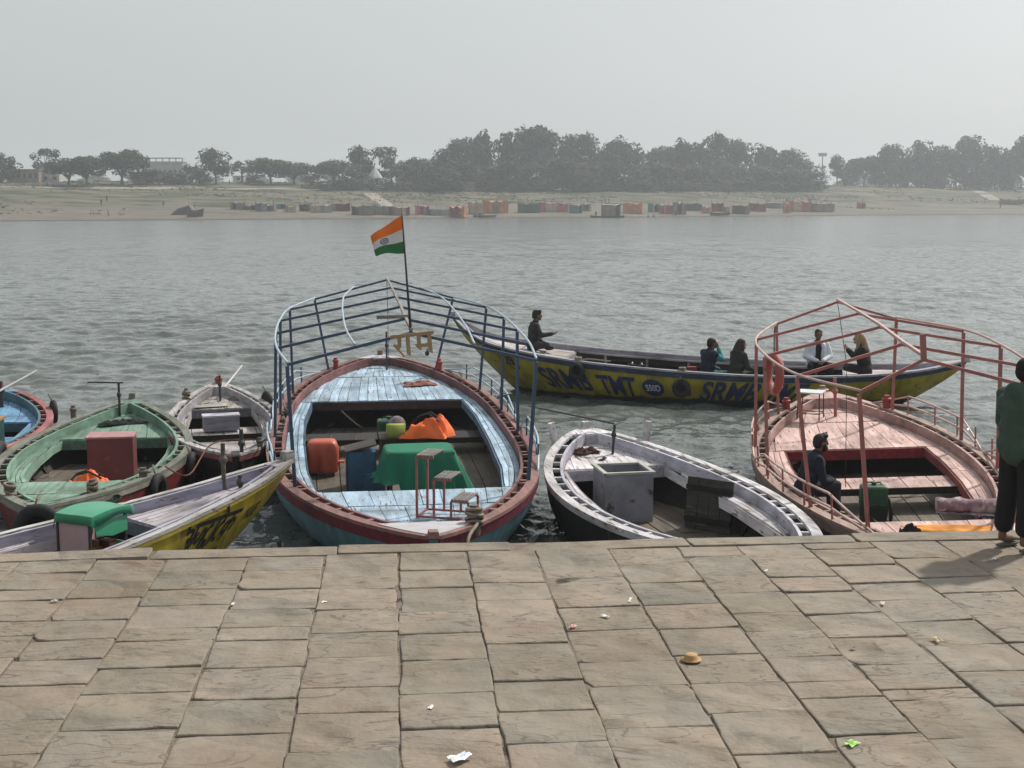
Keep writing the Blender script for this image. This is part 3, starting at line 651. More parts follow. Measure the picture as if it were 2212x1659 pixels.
def knot(B,t,d,h,label,m=None,loops=4,r=.05,tail=None,name='mooring_rope',dz=0):
    p=Vector((t*B.L,d,B.zs(t)+dz)); rr=random.Random(label)
    def f(mb):
        for k in range(loops):
            Mx=Matrix.Rotation(rr.uniform(-.5,.5),4,'X')@Matrix.Rotation(rr.uniform(-.5,.5),4,'Y'); mb.torus(p+Vector((0,0,.03+h*k/loops)),r*rr.uniform(1.1,1.5),.022,Mx,14,6)
        if tail: mb.tube(cat_interp([p+Vector(q) for q in tail],5),.02,7)
    o=MB(); f(o); ob=o.build(name,m or M_ROPE,None,True); ob.matrix_world=B.M; tag(ob,label,'rope')
M_BOLRED=mat('red_bollard',(.28,.05,.05),.6,.25,8,wear=(.12,.08,.07),wamt=.3)
M_OLDWOOD=wood('old_post_wood',(.13,.11,.09),(.05,.04,.035),.4)
bollard(BLUE,.925,1.0,.34,M_BOLRED,.055); bollard(BLUE,.90,-1.22,.36,M_BOLRED,.06); bollard(BLUE,.048,-.52,.34,M_OLDWOOD,.07)
pin(BLUE,15.3,-.12,.85)
pin(GREEN,8.1,.15,.62,cross=.55); bollard(GREEN,.15,.55,.30,M_OLDWOOD,.06); bollard(GREEN,.155,-.50,.30,M_OLDWOOD,.06); bollard(GREEN,.86,.86,.34,M_OLDWOOD,.05); bollard(GREEN,.29,-1.0,.26,M_OLDWOOD,.06)
pin(WBACK,6.7,0,.52); bollard(WBACK,.84,.66,.34,M_OLDWOOD,.05); bollard(WBACK,.12,-.42,.28,M_OLDWOOD,.05); pin(WBACK,.2,-.1,.62,dz=-.1,r=.03); bollard(WBACK,.985,.0,.28,M_BOLRED,.07)
lpart(WBACK,'oar_handle',mat('pale_pole',(.55,.53,.50),.5),lambda mb:mb.tube([(6.9,-.1,.85),(7.9,-.5,1.15)],.02,7))
lpart(LBLUE,'oar_handle',MATS['pale_pole'],lambda mb:mb.tube([(6.9,-.25,.95),(7.7,-.8,1.25)],.022,7))
pin(LBLUE,7.2,-.22,.5,r=.04)
pin(WHITE,7.05,-.18,.45,lean=(.05,-.05)); 
for d,t,ln in ((.62,.93,.09),(-.78,.915,-.06)):
    lpart(WHITE,'oar_post',wood('white_boat_deck',(0,0,0)),lambda mb:mb.tube([(t*WHITE.L,d,WHITE.zs(t)-.12),(t*WHITE.L,d+ln,WHITE.zs(t)+.30)],.045,sq=True))
lpart(WHITE,'boat_pole',M_IRON,lambda mb:mb.tube([(7.05,-.2,1.18),(8.6,.75,1.25)],.014,6))
pin(PINK,11.2,-.05,.72,m=M_PFRAME,r=.03); bollard(PINK,.885,-.95,.36,M_BOLRED,.075); bollard(PINK,.90,.82,.34,M_BOLRED,.065)
bollard(PINK,.995,0,.2,mat('pink_bollard',(.5,.3,.28),.6),.09)
pin(YELL,5.75,.22,.58,r=.028,m=M_OLDWOOD); pin(YELL,5.65,-.24,.28,r=.025)
lpart(YELL,'rudder_chain',M_IRON,lambda mb:mb.tube([(6.2,-.25,.4),(6.25,-.3,.0),(6.22,-.3,-.3)],.025,6))
bollard(SRMB,.15,.95,.22,M_OLDWOOD,.05)
lpart(SRMB,'bench_rail',SRMB.m['deck'],lambda mb:mb.tube([(t*SRMB.L,SRMB.hw(t)-.05,SRMB.zd(t)-.0) for t in [.245+.53*i/20 for i in range(21)]],.022,sq=True))
# far-side bench rail and posts in the long yellow boat
for k in range(6):
    t=.30+k*.085; lpart(SRMB,'bench_post',SRMB.m['beam'],lambda mb:mb.box((t*SRMB.L,SRMB.hw(t)-.03,(SRMB.zd(t)+.1)/2),(.06,.05,SRMB.zd(t)-.15)))
def thwart(B,t,z,w,m,n=5,name='thwart_plank'):
    v=(B.zs(t)-z)/(B.zs(t)-B.zk); hwid=B.hp(t,1,v,-.07).y
    for k in range(n):
        a=-hwid+2*hwid*k/n; MB().box((t*B.L,a+hwid/n,z),(w,2*hwid/n-.015,.035)).build(name,m,B.root)
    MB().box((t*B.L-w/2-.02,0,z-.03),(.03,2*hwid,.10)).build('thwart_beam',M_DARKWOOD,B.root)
thwart(SRMB,.515,.42,.35,SRMB.m['deck']); thwart(SRMB,.57,.42,.35,SRMB.m['deck'])
thwart(PINK,.545,.38,.75,PINK.m['deck'],8); thwart(WBACK,.66,.26,.75,WBACK.m['deck'],6); thwart(BLUE,.62,.33,.7,M_DARKWOOD,9); thwart(LBLUE,.66,.28,.5,LBLUE.m['deck'],6)
# tyres hung as fenders
def tyre(B,t,sg,z,label,R0=.24,r=.085,tilt=.0,grp=None,out=.09,ropelen=.3,pos=None):
    v=max(.02,(B.zs(t)-z)/(B.zs(t)-B.zk)); p=B.hp(t,sg,v,out); q=B.hp(min(1,t+.01),sg,v,out); q0=B.hp(max(0,t-.01),sg,v,out); tg=(q-q0).normalized(); nrm=tg.cross(Vector((0,0,1))).normalized()
    o=thing('tyre_fender',label,'tyre',B.M@p,0,grp)
    d=(B.M.to_3x3()@tg)
    if pos: o.location=B.w(*pos); d=Vector((1,.08,0))
    o.rotation_euler=(0,tilt,math.atan2(d.y,d.x))
    Mx=Matrix.Rotation(math.pi/2,4,'X'); MB().torus((0,0,0),R0,r,Mx,30,12).build('tyre',M_RUBBER,o,True)
    MB().lathe([(R0-r*.75,-.055),(R0-r*.62,-.06),(R0-r*.62,.06),(R0-r*.75,.055),(R0-r*.75,-.055)],28,Mx).build('bead',M_RUBBER,o)
    MB().tube([(-.02,0,R0-.05),(-.03,.03,R0+r),(0,.08,R0+ropelen*.6)],.016,6).build('rope_loop',M_ROPE,o,True)
tyre(GREEN,.04,-1,.56,'black tyre hung over the bow of the green boat',.23,.085,pos=(-.12,-.10,.60))
tyre(GREEN,.30,-1,.46,'tyre fender on the red side of the green boat beside the lavender deck',.17,.06)
tyre(GREEN,.50,-1,.42,'grey worn tyre hanging between the green boat and the pale boat',.19,.06)
tyre(WBACK,.80,-1,.62,'black tyre on the far right rail of the pale boat',.18,.07); tyre(WBACK,.40,-1,.42,'tyre fender squeezed between the pale boat and the large blue boat',.24,.08)
tyre(WBACK,.50,-1,.60,'tyre lying on the right rail of the pale boat',.20,.06,tilt=.3)
tyre(BLUE,.86,-1,.66,'dark tyre at the right rear rail of the large blue boat',.17,.07); tyre(BLUE,.86,1,.66,'dark tyre at the left rear rail of the large blue boat',.16,.06)
tyre(LBLUE,.80,-1,.62,'tyre on the right rail of the sky blue boat',.17,.06)
tyre(GREEN,.56,1,.55,'bulging tyre between the sky blue boat and the green boat',.2,.08)
M_GREYTYRE=mat('weathered_tyre',(.11,.105,.09),.85,.3,9,bump=.3)
tyre(SRMB,.272,-1,.70,'pale rope-wrapped tyre covering a letter on the long yellow boat',.14,.055); tyre(SRMB,.478,-1,.40,'dark tyre hung beside the oval badge on the long yellow boat',.15,.06)
lpart(GREEN,'ball_fender',mat('red_ball',(.16,.05,.04),.6,.4,6,wear=(.3,.25,.2),wamt=.4),lambda mb:mb.ell((-.14,-.08,.57),(.085,.085,.085)),True)
# ropes
knot(BLUE,.048,-.52,.22,'thick knotted rope round the bow post of the large blue boat',tail=[(0,0,.05),(-.12,-.02,.05),(-.5,.12,-.02),(-.62,.14,-.25),(-.66,.15,-.55)],r=.075)
knot(GREEN,.15,.55,.18,'rope wound on the left bow post of the green boat',tail=[(0,0,.02),(-.25,-.15,.02),(-.5,-.35,.0),(-.62,-.4,-.12)]); knot(GREEN,.155,-.50,.18,'rope wound on the right bow post of the green boat',tail=[(0,0,.02),(-.2,.1,.0),(-.45,.3,.02),(-.6,.45,-.05)])
knot(WBACK,.84,.66,.16,'dark rag and rope round the left stern post of the pale boat')
knot(SRMB,.28,-1.33,.08,'pale rope tied over the gunwale of the long yellow boat',tail=[(0,0,.03),(.25,.05,.05),(.5,.0,.04),(.75,.02,.02)])
knot(SRMB,.48,-1.50,.08,'olive rope knot above the second tyre of the long yellow boat')
def coil(B,t,d,label,m,r=.14):
    o=MB()
    for k in range(4): o.torus((.02*k,0,.015+.012*k),r*(1-.12*k),.012,Matrix.Rotation(.15*k,4,'X'),20,5)
    ob=o.build('rope_coil',m,None,True,B.at(t,d,.0)); tag(ob,label,'rope')
coil(WBACK,.90,-.32,'small rope coil on the stern deck of the pale boat',M_ROPE); coil(GREEN,.17,-.72,'dark green rope heap beside the right bow post of the green boat',mat('green_rope',(.03,.06,.04),.9),.10)
tg_=MB().tube(cat_interp([GREEN.w(3.0,-1.25,.72),GREEN.w(2.9,-1.6,.60),WBACK.w(1.0,.3,.78),WBACK.w(.9,-.42,.82)],6),.012,6).build('tie_rope',mat('brown_rope',(.14,.06,.035),.9),None,True); tag(tg_,'thin brown rope tying the green boat to the pale boat','rope')
# ---------------------------------------------------------------- cloth and heaps
def heap(name,label,cat,loc,rz,size,m,seed,n=26,folds=1.,parent=None,thick=.0,grp=None):
    rr=random.Random(seed); a=[rr.uniform(0,6.28) for _ in range(8)]; w,d,h=size; mb=MB(); vs=[];fs=[]
    for j in range(n+1):
        for i in range(n+1):
            u=2*i/n-1; v=2*j/n-1; e=1+.14*math.sin(3*math.atan2(v,u)+a[0])+.10*math.sin(5*math.atan2(v,u)+a[1])
            r=max(abs(u),abs(v)); env=max(0,1-r**2.2)
            z=h*env**.5*(.52+.22*math.sin(3.1*u+a[2]+1.5*math.sin(2.3*v+a[3]))+.20*folds*(1-2*abs(math.sin(4*u*math.cos(a[4])+4*v*math.sin(a[4])+1.2*math.sin(3*v+a[5]))))+.12*folds*(1-2*abs(math.sin(6*u*math.sin(a[6])-6*v*math.cos(a[6])+1.5*math.sin(4*u+a[7])))))
            vs.append((u*w/2*e,v*d/2*e,max(.004,z)+.004))
    for j in range(n):
        for i in range(n): q=j*(n+1)+i; fs.append((q,q+1,q+n+2,q+n+1))
    mb.add(vs,fs); o=mb.build(name,m,parent,True,loc,rz)
    if not parent: tag(o,label,cat,grp)
    return o
def lifejackets(label,loc,rz,size,seed,grp='orange life jackets'):
    o=thing('life_jacket',label,'life jacket',loc,rz,grp); heap('jacket_shell',None,None,(0,0,0),0,size,M_ORANGE,seed,parent=o,folds=.8)
    for k in range(2):
        y=(-.18+.3*k)*size[1]; mb=MB(); mb.tube([(-size[0]*.42,y,size[2]*.25),(-size[0]*.2,y+.02,size[2]*.72),(size[0]*.05,y+.03,size[2]*.86),(size[0]*.3,y-.02,size[2]*.6)],.016,6); mb.build('strap',M_BLACKSTRAP,o)
    return o
lifejackets('orange life jacket heap beside the red cabinet in the green boat',GREEN.w(4.3,.10,.08),fr(GREEN),(.8,.55,.40),3)
lifejackets('orange life jackets in the well of the sky blue boat',LBLUE.w(3.9,-.62,.08),fr(LBLUE),(.85,.55,.45),5)
lifejackets('orange life jacket pile behind the green table in the large blue boat',BLUE.w(8.35,-.52,.62),fr(BLUE)-.3,(.78,.6,.46),8)
M_BROWNCL=mat('brown_cloth',(.22,.09,.06),.9,.25,6,bump=.4,fine=16); M_DARKCL=mat('black_cloth',(.018,.018,.02),.95,.3,6,bump=.4,fine=16); M_MAROON=mat('maroon_cloth',(.05,.018,.016),.9,.3,6)
heap('folded_cloth','brown cloth lying on the rear deck of the large blue boat','cloth',BLUE.at(.85,-.72,.005),fr(BLUE)+.2,(.62,.42,.12),M_BROWNCL,11)
heap('clothes_pile','black clothes spread on the rear deck of the green boat','clothes',GREEN.at(.87,.05,.005),fr(GREEN)+.3,(.75,.35,.11),M_DARKCL,12,folds=1.4)
heap('cloth_rag','dark maroon rag on the rear deck of the white boat','cloth',WHITE.at(.905,.22,.005),fr(WHITE)+.1,(.42,.28,.10),M_MAROON,13)
heap('cloth_scrap','small black scrap on the deck of the white boat','cloth',WHITE.at(.855,.05,.005),fr(WHITE)+.9,(.22,.07,.03),M_DARKCL,14)
heap('plastic_sheet','translucent grey plastic sheet on the rear deck of the pale boat','sheet',WBACK.at(.835,.22,.005),fr(WBACK)+.15,(.75,.30,.05),mat('grey_plastic_sheet',(.34,.33,.29),.35,.15,5),15,folds=.6)
heap('orange_cloth','ochre cloth laid along the near deck of the pink boat','cloth',PINK.at(.262,-.40,.01),fr(PINK)+.02,(1.25,.30,.06),mat('ochre_cloth',(.60,.25,.05),.9,.2,5,bump=.4,fine=16),16,folds=.7)
heap('black_bundle','small black bundle at the end of the ochre cloth','bundle',PINK.at(.25,.24,.0),0,(.26,.2,.16),M_DARKCL,17)
# rolled blanket
o=thing('rolled_blanket','rolled grey patterned blanket at the corner of the pink boat well','blanket',PINK.w(4.1,-.72,.56),fr(PINK)-.08)
M_BLANK=mat('patterned_blanket',(.23,.15,.17),.95,.35,9,wear=(.42,.37,.38),wamt=.75,wscale=6,bump=.5,fine=20)
mb=MB(); rings=[]
for i in range(15):
    x=-.42+.84*i/14; k=.095*(1+.12*math.sin(i*1.7)+.08*math.sin(i*3.1)); rings.append([(x,k*1.25*math.cos(a*math.pi/8),.10+k*math.sin(a*math.pi/8)*(1+.1*math.sin(a+i))) for a in range(16)])
mb.loft(rings).build('roll',M_BLANK,o,True); MB().add([(-.45,-.15,.02),(.3,-.2,.02),(.36,-.05,.03),(-.4,.0,.03)],[(0,1,2,3)]).build('loose_flap',M_BLANK,o)
# green cloth covered table
M_GCLOTH=mat('green_cloth',(.016,.155,.092),.85,.12,3,bump=.15,fine=30)
FZ=.06
o=thing('covered_table','table covered by a green cloth in the large blue boat','table',BLUE.w(5.95,-.22,FZ),fr(BLUE)+.04); o.scale=(.9,.95,1.18)
for x in (-.5,.5):
    for y in (-.32,.32): MB().box((x,y,.33),(.045,.045,.66)).build('leg',M_OLDWOOD,o)
MB().box((0,0,.665),(1.12,.76,.03)).build('table_top',M_OLDWOOD,o)
mb=MB(); rings=[]; n=72
def rr_(a,w,d,p=8): c,s=math.cos(a),math.sin(a); k=(abs(c)**p+abs(s)**p)**(-1/p); return (c*k*w,s*k*d)
for (z,ex,fo) in ((.70,-.28,0),(.70,-.05,0),(.695,-.008,0),(.67,.02,.0),(.55,.05,.012),(.35,.10,.03),(.12,.16,.05)):
    ring=[]
    for i in range(n):
        a=2*math.pi*i/n; x,y=rr_(a,.57,.39); L=math.hypot(x,y); f=fo*1.5*(math.sin(i*1.4+.6*math.sin(i*.5))+.5*math.sin(i*2.3+z*5)); k=1+(ex+f)/L if ex>-.1 else .5
        drop=z if z>.3 else z-(.1 if y<-.2 and x>.1 else -.18*(1 if x<-.3 else .1))
        ring.append((x*k+(max(0,.6-z)*.28 if x>.3 else 0),y*k,max(.02,drop)))
    rings.append(ring)
rings.insert(0,[(0+.001*math.cos(i),.001*math.sin(i),.701) for i in range(n)])
mb.loft(rings,cap=False).build('tablecloth',M_GCLOTH,o,True)
# cabinet beside the table
M_CABBLUE=mat('blue_cabinet_paint',(.035,.10,.18),.55,.25,4,wear=(.10,.09,.08),wamt=.2)
o=thing('storage_cabinet','blue steel cabinet with raised lid beside the green table','cabinet',BLUE.w(6.95,.64,FZ),fr(BLUE)+.03)
MB().box((0,0,.31),(.46,.5,.62)).build('body',M_CABBLUE,o); MB().box((0,.02,.68),(.50,.55,.025),rx=.0,ry=-.22).build('lid',mat('brown_lid',(.05,.04,.035),.6),o)
for x in (-.225,.225): MB().box((x,-.256,.31),(.02,.014,.62)).build('corner_trim',M_IRON,o)
MB().box((.2,-.28,.14),(.34,.10,.28)).build('side_box',M_CABBLUE,o)
# ribbed red tub
o=thing('plastic_tub','ribbed red orange plastic tub upside down in the blue boat','tub',BLUE.w(8.1,1.25,FZ),fr(BLUE))
M_TUB=mat('red_tub',(.42,.085,.045),.45,.2,4,wear=(.5,.2,.14),wamt=.2,spec=.4)
rings=[]
for z,k in ((.06,.93),(.08,.97),(.30,1.),(.46,.98),(.53,.93),(.57,.82),(.585,.6)):
    rings.append([(rr_(2*math.pi*i/64,.26,.22,5)[0]*k*(1+.06*math.cos(i*math.pi/4)*(1 if z<.5 else .2)),rr_(2*math.pi*i/64,.26,.22,5)[1]*k*(1+.06*math.cos(i*math.pi/4)*(1 if z<.5 else .2)),z) for i in range(64)])
MB().loft(rings).build('shell',M_TUB,o,True,fix=True)
for x in (-.31,.31): MB().box((x,-.05,.22),(.10,.12,.025)).build('handle_tab',M_TUB,o)
for x in (-.17,.17): MB().box((x,-.15,.035),(.05,.05,.07)).build('foot',M_IRON,o)
# stepped metal stool
o=thing('boarding_steps','pink metal boarding steps with three slatted treads on the blue bow deck','steps',BLUE.at(.128,.0,.0)+Vector((-.05,0,.012)),fr(BLUE)-.40)
M_STEP=mat('step_frame',(.27,.10,.09),.5,.3,8,wear=(.07,.05,.045),wamt=.4); M_SLAT=wood('step_slat',(.20,.19,.18))
for k,(x0,h) in enumerate(((0,.76),(.22,.49),(.44,.23))):
    for y in (0,.4):
        for x in ((x0,) if k<2 else (x0,x0+.22)):
            MB().tube([(x,y,0),(x,y,h)],.013,sq=True).build('leg',M_STEP,o)
        MB().tube([(x0,y,h),(x0+.22,y,h)],.013,sq=True).build('tread_bearer',M_STEP,o)
    for q in range(5): MB().box((x0+.02+.045*q,.2,h+.022),(.032,.44,.014)).build('slat',M_SLAT,o)
for y in (0,.4): MB().tube([(0,y,.015),(.66,y,.015)],.012,sq=True).build('base_bar',M_STEP,o)
for x in (0,.66): MB().tube([(x,.014,.018),(x,.386,.018)],.011,sq=True).build('base_bar',M_STEP,o)
# engines
M_ENGG=mat('engine_green',(.015,.075,.035),.45,.3,6,wear=(.05,.05,.04),wamt=.25,spec=.5); M_ENGB=mat('engine_black',(.018,.018,.018),.6,.3,9)
def engine(B,s,d,z,label,scale=1.):
    o=thing('boat_engine',label,'engine',B.w(s,d,z),fr(B)); o.scale=(scale,)*3
    mb=MB().box((0,0,.48),(.42,.30,.36)); t=mb.build('coolant_tank',M_ENGG,o); bv=t.modifiers.new('bevel','BEVEL'); bv.width=.05; bv.segments=3
    for x in (-.10,.10): MB().box((x,-.155,.48),(.03,.012,.30)).build('tank_rib',M_ENGG,o)
    MB().lathe([(.035,0),(.035,.03),(.05,.032),(.05,.055),(.02,.06)],14,Matrix.Translation((0,0,.655))).build('filler_cap',M_ENGG,o)
    MB().tube([(-.12,0,.66),(-.1,0,.70),(.1,0,.70),(.12,0,.66)],.012,6).build('lift_handle',M_IRON,o)
    MB().box((0,.02,.16),(.34,.42,.32)).build('engine_block',M_ENGB,o); MB().torus((.26,.05,.22),.20,.035,Matrix.Rotation(math.pi/2,4,'Y'),26,8).build('flywheel',M_ENGB,o,True)
    MB().tube([(-.1,-.2,.2),(-.05,-.42,.16),(.1,-.7,.1),(.16,-.95,.06)],.03,8).build('drive_shaft',M_ENGB,o,True)
engine(BLUE,9.6,.08,FZ,'green tanked diesel engine in the dark well of the large blue boat'); engine(PINK,5.6,.26,.06,'green tanked diesel engine in the middle of the pink boat',.88)
o=thing('wooden_chest','dark wooden engine cover behind the green table','chest',BLUE.w(8.45,-.3,FZ),fr(BLUE)); MB().box((0,0,.27),(1.15,.7,.54)).build('body',M_DARKWOOD,o); MB().box((0,0,.555),(1.2,.75,.03)).build('lid',M_DARKWOOD,o)
o=MB(); o.box((0,0,.12),(.34,.22,.24),taper=.88); b_=o.build('cloth_bag',mat('lime_bag',(.27,.31,.07),.8,.15,8,bump=.3),None,True,BLUE.w(8.25,.02,.61),fr(BLUE)); tag(b_,'lime green bag beside the orange life jackets','bag')
o=MB(); o.ell((0,0,.16),(.15,.12,.17),16,10); b_=o.build('cloth_bag',mat('grey_print_bag',(.20,.17,.19),.85,.5,14),None,True,BLUE.w(8.6,-.02,.61),fr(BLUE)); tag(b_,'grey printed bundle behind the lime green bag','bag')
# green boat cabinet
o=thing('steel_cabinet','dull red steel cabinet standing in the green boat','cabinet',GREEN.w(5.35,-.13,.06),fr(GREEN)+.02)
M_REDCAB=mat('red_cabinet',(.14,.045,.05),.55,.2,3,wear=(.22,.12,.11),wamt=.2); MB().box((0,0,.36),(.72,.50,.72)).build('body',M_REDCAB,o); MB().box((0,.0,.735),(.76,.54,.03),rx=.0).build('lid',mat('pink_lid',(.36,.20,.20),.55,.2,4,wear=(.2,.12,.12),wamt=.3),o)
# sky blue boat cabinet
o=thing('wooden_cabinet','dark green cabinet with wooden top in the sky blue boat','cabinet',LBLUE.w(4.9,-.35,.06),fr(LBLUE)); MB().box((0,0,.33),(.9,.45,.66)).build('body',mat('dark_green_cab',(.02,.06,.055),.6,.3,4),o); MB().box((0,0,.68),(.96,.5,.04)).build('top_plank',mat('raw_plank',(.28,.17,.09),.7,.2,4,stretch=(.3,3,3)),o)
# pale boat chest
o=thing('wooden_box','lavender grey lidded box on the thwart of the pale boat','box',WBACK.w(4.95,.05,.32),fr(WBACK)+.05); M_LAVBOX=wood('lavender_box',(.30,.29,.36)); MB().box((0,0,.13),(.66,.30,.26)).build('body',M_LAVBOX,o); MB().box((0,0,.275),(.69,.33,.03)).build('lid',wood('lavender_lid',(.52,.51,.56)),o)
# white boat open box and hatch cover
o=thing('open_crate','open grey steel crate in the well of the white boat','crate',WHITE.w(5.62,.12,.06),fr(WHITE)-.05)
M_GREYBOX=mat('grey_box_paint',(.20,.205,.235),.6,.25,3,wear=(.07,.055,.05),wamt=.35); M_RIM=mat('box_rim',(.36,.38,.34),.6,.2,5,wear=(.15,.12,.1),wamt=.3)
for c,s_ in (((0,-.34,.35),(.70,.03,.70)),((0,.34,.35),(.70,.03,.70)),((-.335,0,.35),(.03,.65,.70)),((.335,0,.35),(.03,.65,.70))): MB().box(c,s_).build('side_panel',M_GREYBOX,o)
MB().box((0,0,.03),(.64,.64,.03)).build('bottom_panel',M_GREYBOX,o)
for c,s_ in (((0,-.34,.715),(.76,.06,.03)),((0,.34,.715),(.76,.06,.03)),((-.345,0,.715),(.06,.62,.03)),((.345,0,.715),(.06,.62,.03))): MB().box(c,s_).build('rim',M_RIM,o)
o=thing('hatch_board','dark plank hatch cover leaning on the side deck of the white boat','hatch cover',WHITE.w(4.6,-.80,.06),fr(WHITE)-.9)
for k in range(4): MB().box((-.27+.18*k,.0,.36),(.17,.035,.72),rx=-.10).build('plank',wood('dark_plank',(.045,.042,.04)),o)
for z in (.14,.58): MB().box((0,-.03+.1*(z-.36),z),(.72,.03,.07)).build('batten',M_DARKWOOD,o)
# pink boat stool
o=thing('metal_stool','small table with white top and thin black legs on the pink deck','stool',PINK.at(.885,.42,.005),fr(PINK)-.35)
MB().box((0,0,.50),(.46,.42,.022)).build('top',mat('white_top',(.62,.68,.70),.3,.08,3,spec=.5),o)
for x in (-.2,.2):
    for y in (-.18,.18): MB().tube([(x,y,0),(x*.95,y*.95,.49)],.011,6).build('leg',M_IRON,o)
for y in (-.18,.18): MB().tube([(-.2,y,.12),(.2,y,.12)],.008,6).build('stretcher',M_IRON,o)
for x in (-.2,.2): MB().tube([(x,-.18,.12),(x,.18,.12)],.008,6).build('stretcher',M_IRON,o)
MB().tube([(-.2,-.18,.13),(.2,.18,.13)],.007,6).build('stretcher',M_IRON,o)
# life ring
o=thing('life_ring','faded red life ring hanging from the pink canopy frame','life ring',PINK.w(10.4,1.12,1.62),PINK.ang+.25)
M_RING=mat('life_ring_red',(.30,.07,.055),.6,.2,4,wear=(.4,.28,.25),wamt=.3); MB().torus((0,0,0),.30,.085,Matrix.Rotation(math.pi/2,4,'X'),32,12).build('ring',M_RING,o,True)
for a in (45,135,225,315):
    Mx=Matrix.Rotation(math.pi/2,4,'X')@Matrix.Rotation(rad(a),4,'Z'); MB().torus((.30*math.cos(rad(a)),0,.30*math.sin(rad(a))),.087,.012,Matrix.Rotation(rad(90-a),4,'Y')@Matrix.Rotation(0,4,'X'),16,6).build('band',mat('ring_band',(.6,.5,.47),.6),o,True)
MB().tube([(0,0,.38),(.02,0,.62),(0,0,.84)],.012,6).build('hanging_cord',M_IRON,o)
# engine housing of the near yellow boat
o=thing('engine_housing','pink panelled engine housing under a green plastic cover','engine housing',YELL.w(3.80,.02,.22),-.42)
M_PPAN=mat('pale_pink_panel',(.50,.35,.36),.5,.12,2,wear=(.36,.22,.23),wamt=.3,bump=.05); M_GPLAS=mat('green_plastic',(.05,.28,.16),.3,.12,3,spec=.5,bump=.05)
MB().box((-.02,-.26,.45),(.43,.02,.90)).build('front_panel',M_PPAN,o); MB().box((-.23,.02,.45),(.02,.52,.90)).build('side_panel',M_PPAN,o)
for x,y in ((-.24,-.27),(.21,-.27),(.21,.30),(-.24,.30)): MB().tube([(x,y,0),(x,y,.93)],.014,sq=True).build('corner_post',M_IRON,o)
mb=MB(); n=14; vs=[];fs=[]
for j in range(n+1):
    for i in range(n+1):
        u=i/n;v=j/n; x=-.30+.60*u; y=-.33+.72*v; z=.955+.05*math.sin(math.pi*v)+.03*v+.012*math.sin(9*u+2)*math.sin(5*v)
        z=.955+.035*math.sin(math.pi*v)+.006*math.sin(9*u+2)*math.sin(5*v)
        if j==0: z-=.09; y+=.03
        if i==0: z-=.07; x+=.02
        if i==n: z-=.10+.02*math.sin(7*v); x-=.03
        vs.append((x,y,z))
for j in range(n):
    for i in range(n): q=j*(n+1)+i; fs.append((q,q+1,q+n+2,q+n+1))
pc=autosmooth(mb.add(vs,fs).build('plastic_cover',M_GPLAS,o,True),30); pc.modifiers.new('thick','SOLIDIFY').thickness=.008
mb=MB(); mb.add([(.235,-.25,.87),(.245,.30,.87),(.26,.28,.70),(.25,.05,.68),(.245,-.2,.74)],[(0,1,2,3,4)]).build('hanging_flap',M_GPLAS,o)
MB().box((.06,.32,.30),(.34,.02,.5)).build('back_panel',M_GPLAS,o)
M_ENGO=mat('rusty_engine',(.26,.11,.03),.6,.3,8,wear=(.06,.03,.02),wamt=.4); 
mb=MB(); mb.lathe([(.10,.2),(.11,.24),(.11,.5),(.095,.54),(.06,.56),(.05,.62)],18,Matrix.Translation((.04,-.02,0))).build('engine_cylinder',M_ENGO,o,True)
MB().box((.14,.08,.52),(.16,.12,.2)).build('air_box',mat('rust_box',(.10,.04,.02),.7),o); MB().tube([(.10,-.1,.56),(.17,-.14,.45),(.18,-.13,.2)],.014,7).build('fuel_hose',mat('tan_hose',(.3,.2,.12),.6),o,True); MB().box((.05,0,.1),(.3,.3,.2)).build('engine_block',M_ENGB,o)
# sandals and bag on the long boat
for k,(s_,nm) in enumerate(((4.62,'left white sandal on the gunwale of the long yellow boat'),(4.84,'right white sandal on the gunwale of the long yellow boat'))):
    o=thing('sandal',nm,'sandal',SRMB.gun(s_/SRMB.L,-1,.04,.14),.2+.2*k,'pair of sandals'); MB().ell((0,0,.02),(.12,.045,.02),14,6).build('sole',M_DARKCL,o,True); MB().tube([(.02,-.04,.03),(.03,0,.07),(.02,.04,.03)],.012,6).build('strap',mat('white_strap',(.65,.65,.65),.5),o,True)
b_=MB().box((0,0,.11),(.26,.16,.22),taper=.8).build('red_bag',mat('red_bag',(.22,.02,.03),.7,.2),None,False,SRMB.w(5.85,.25,.44),.2); tag(b_,'small red bag behind the man with teal sleeves','bag')
# ---------------------------------------------------------------- sign and flag on the blue boat
sign=thing('name_sign','cut-out wooden sign with the Hindi word Ram on the canopy','sign',BLUE.w(3.62,.0,2.72),fr(BLUE)); M_SIGN=mat('sign_board',(.31,.215,.12),.6,.15,5,stretch=(1,1,1),wear=(.2,.13,.07),wamt=.2)
def zg(pts): return [((x-890)*.000452,-(y-1100)*.000452) for x,y in pts]
def plate(pts,th,name,y0=0):
    p=zg(pts); n=len(p); bmv=[(a,-th/2+y0,b) for a,b in p]+[(a,th/2+y0,b) for a,b in p]; me=MB().add(bmv,[tuple(range(n)),tuple(range(2*n-1,n-1,-1))]+[(i,n+i,n+(i+1)%n,(i+1)%n) for i in range(n)]).build(name,M_SIGN,sign,fix=True)
plate([(250,860),(1530,730),(1535,825),(1460,838),(255,970)],.032,'headline')
plate([(455,930),(580,920),(580,1180),(520,1280),(690,1470),(650,1500),(345,1170),(350,1130),(390,1118),(475,1140)],.026,'letter_ra')
plate([(705,908),(818,895),(860,1475),(735,1410)],.026,'letter_aa')
plate([(1025,870),(1140,860),(1155,1110),(1345,1090),(1340,838),(1455,828),(1500,1405),(1375,1340),(1365,1200),(1170,1215),(1165,1290),(1140,1305),(1050,1240),(980,1150),(990,1125),(1040,1118)],.026,'letter_ma')
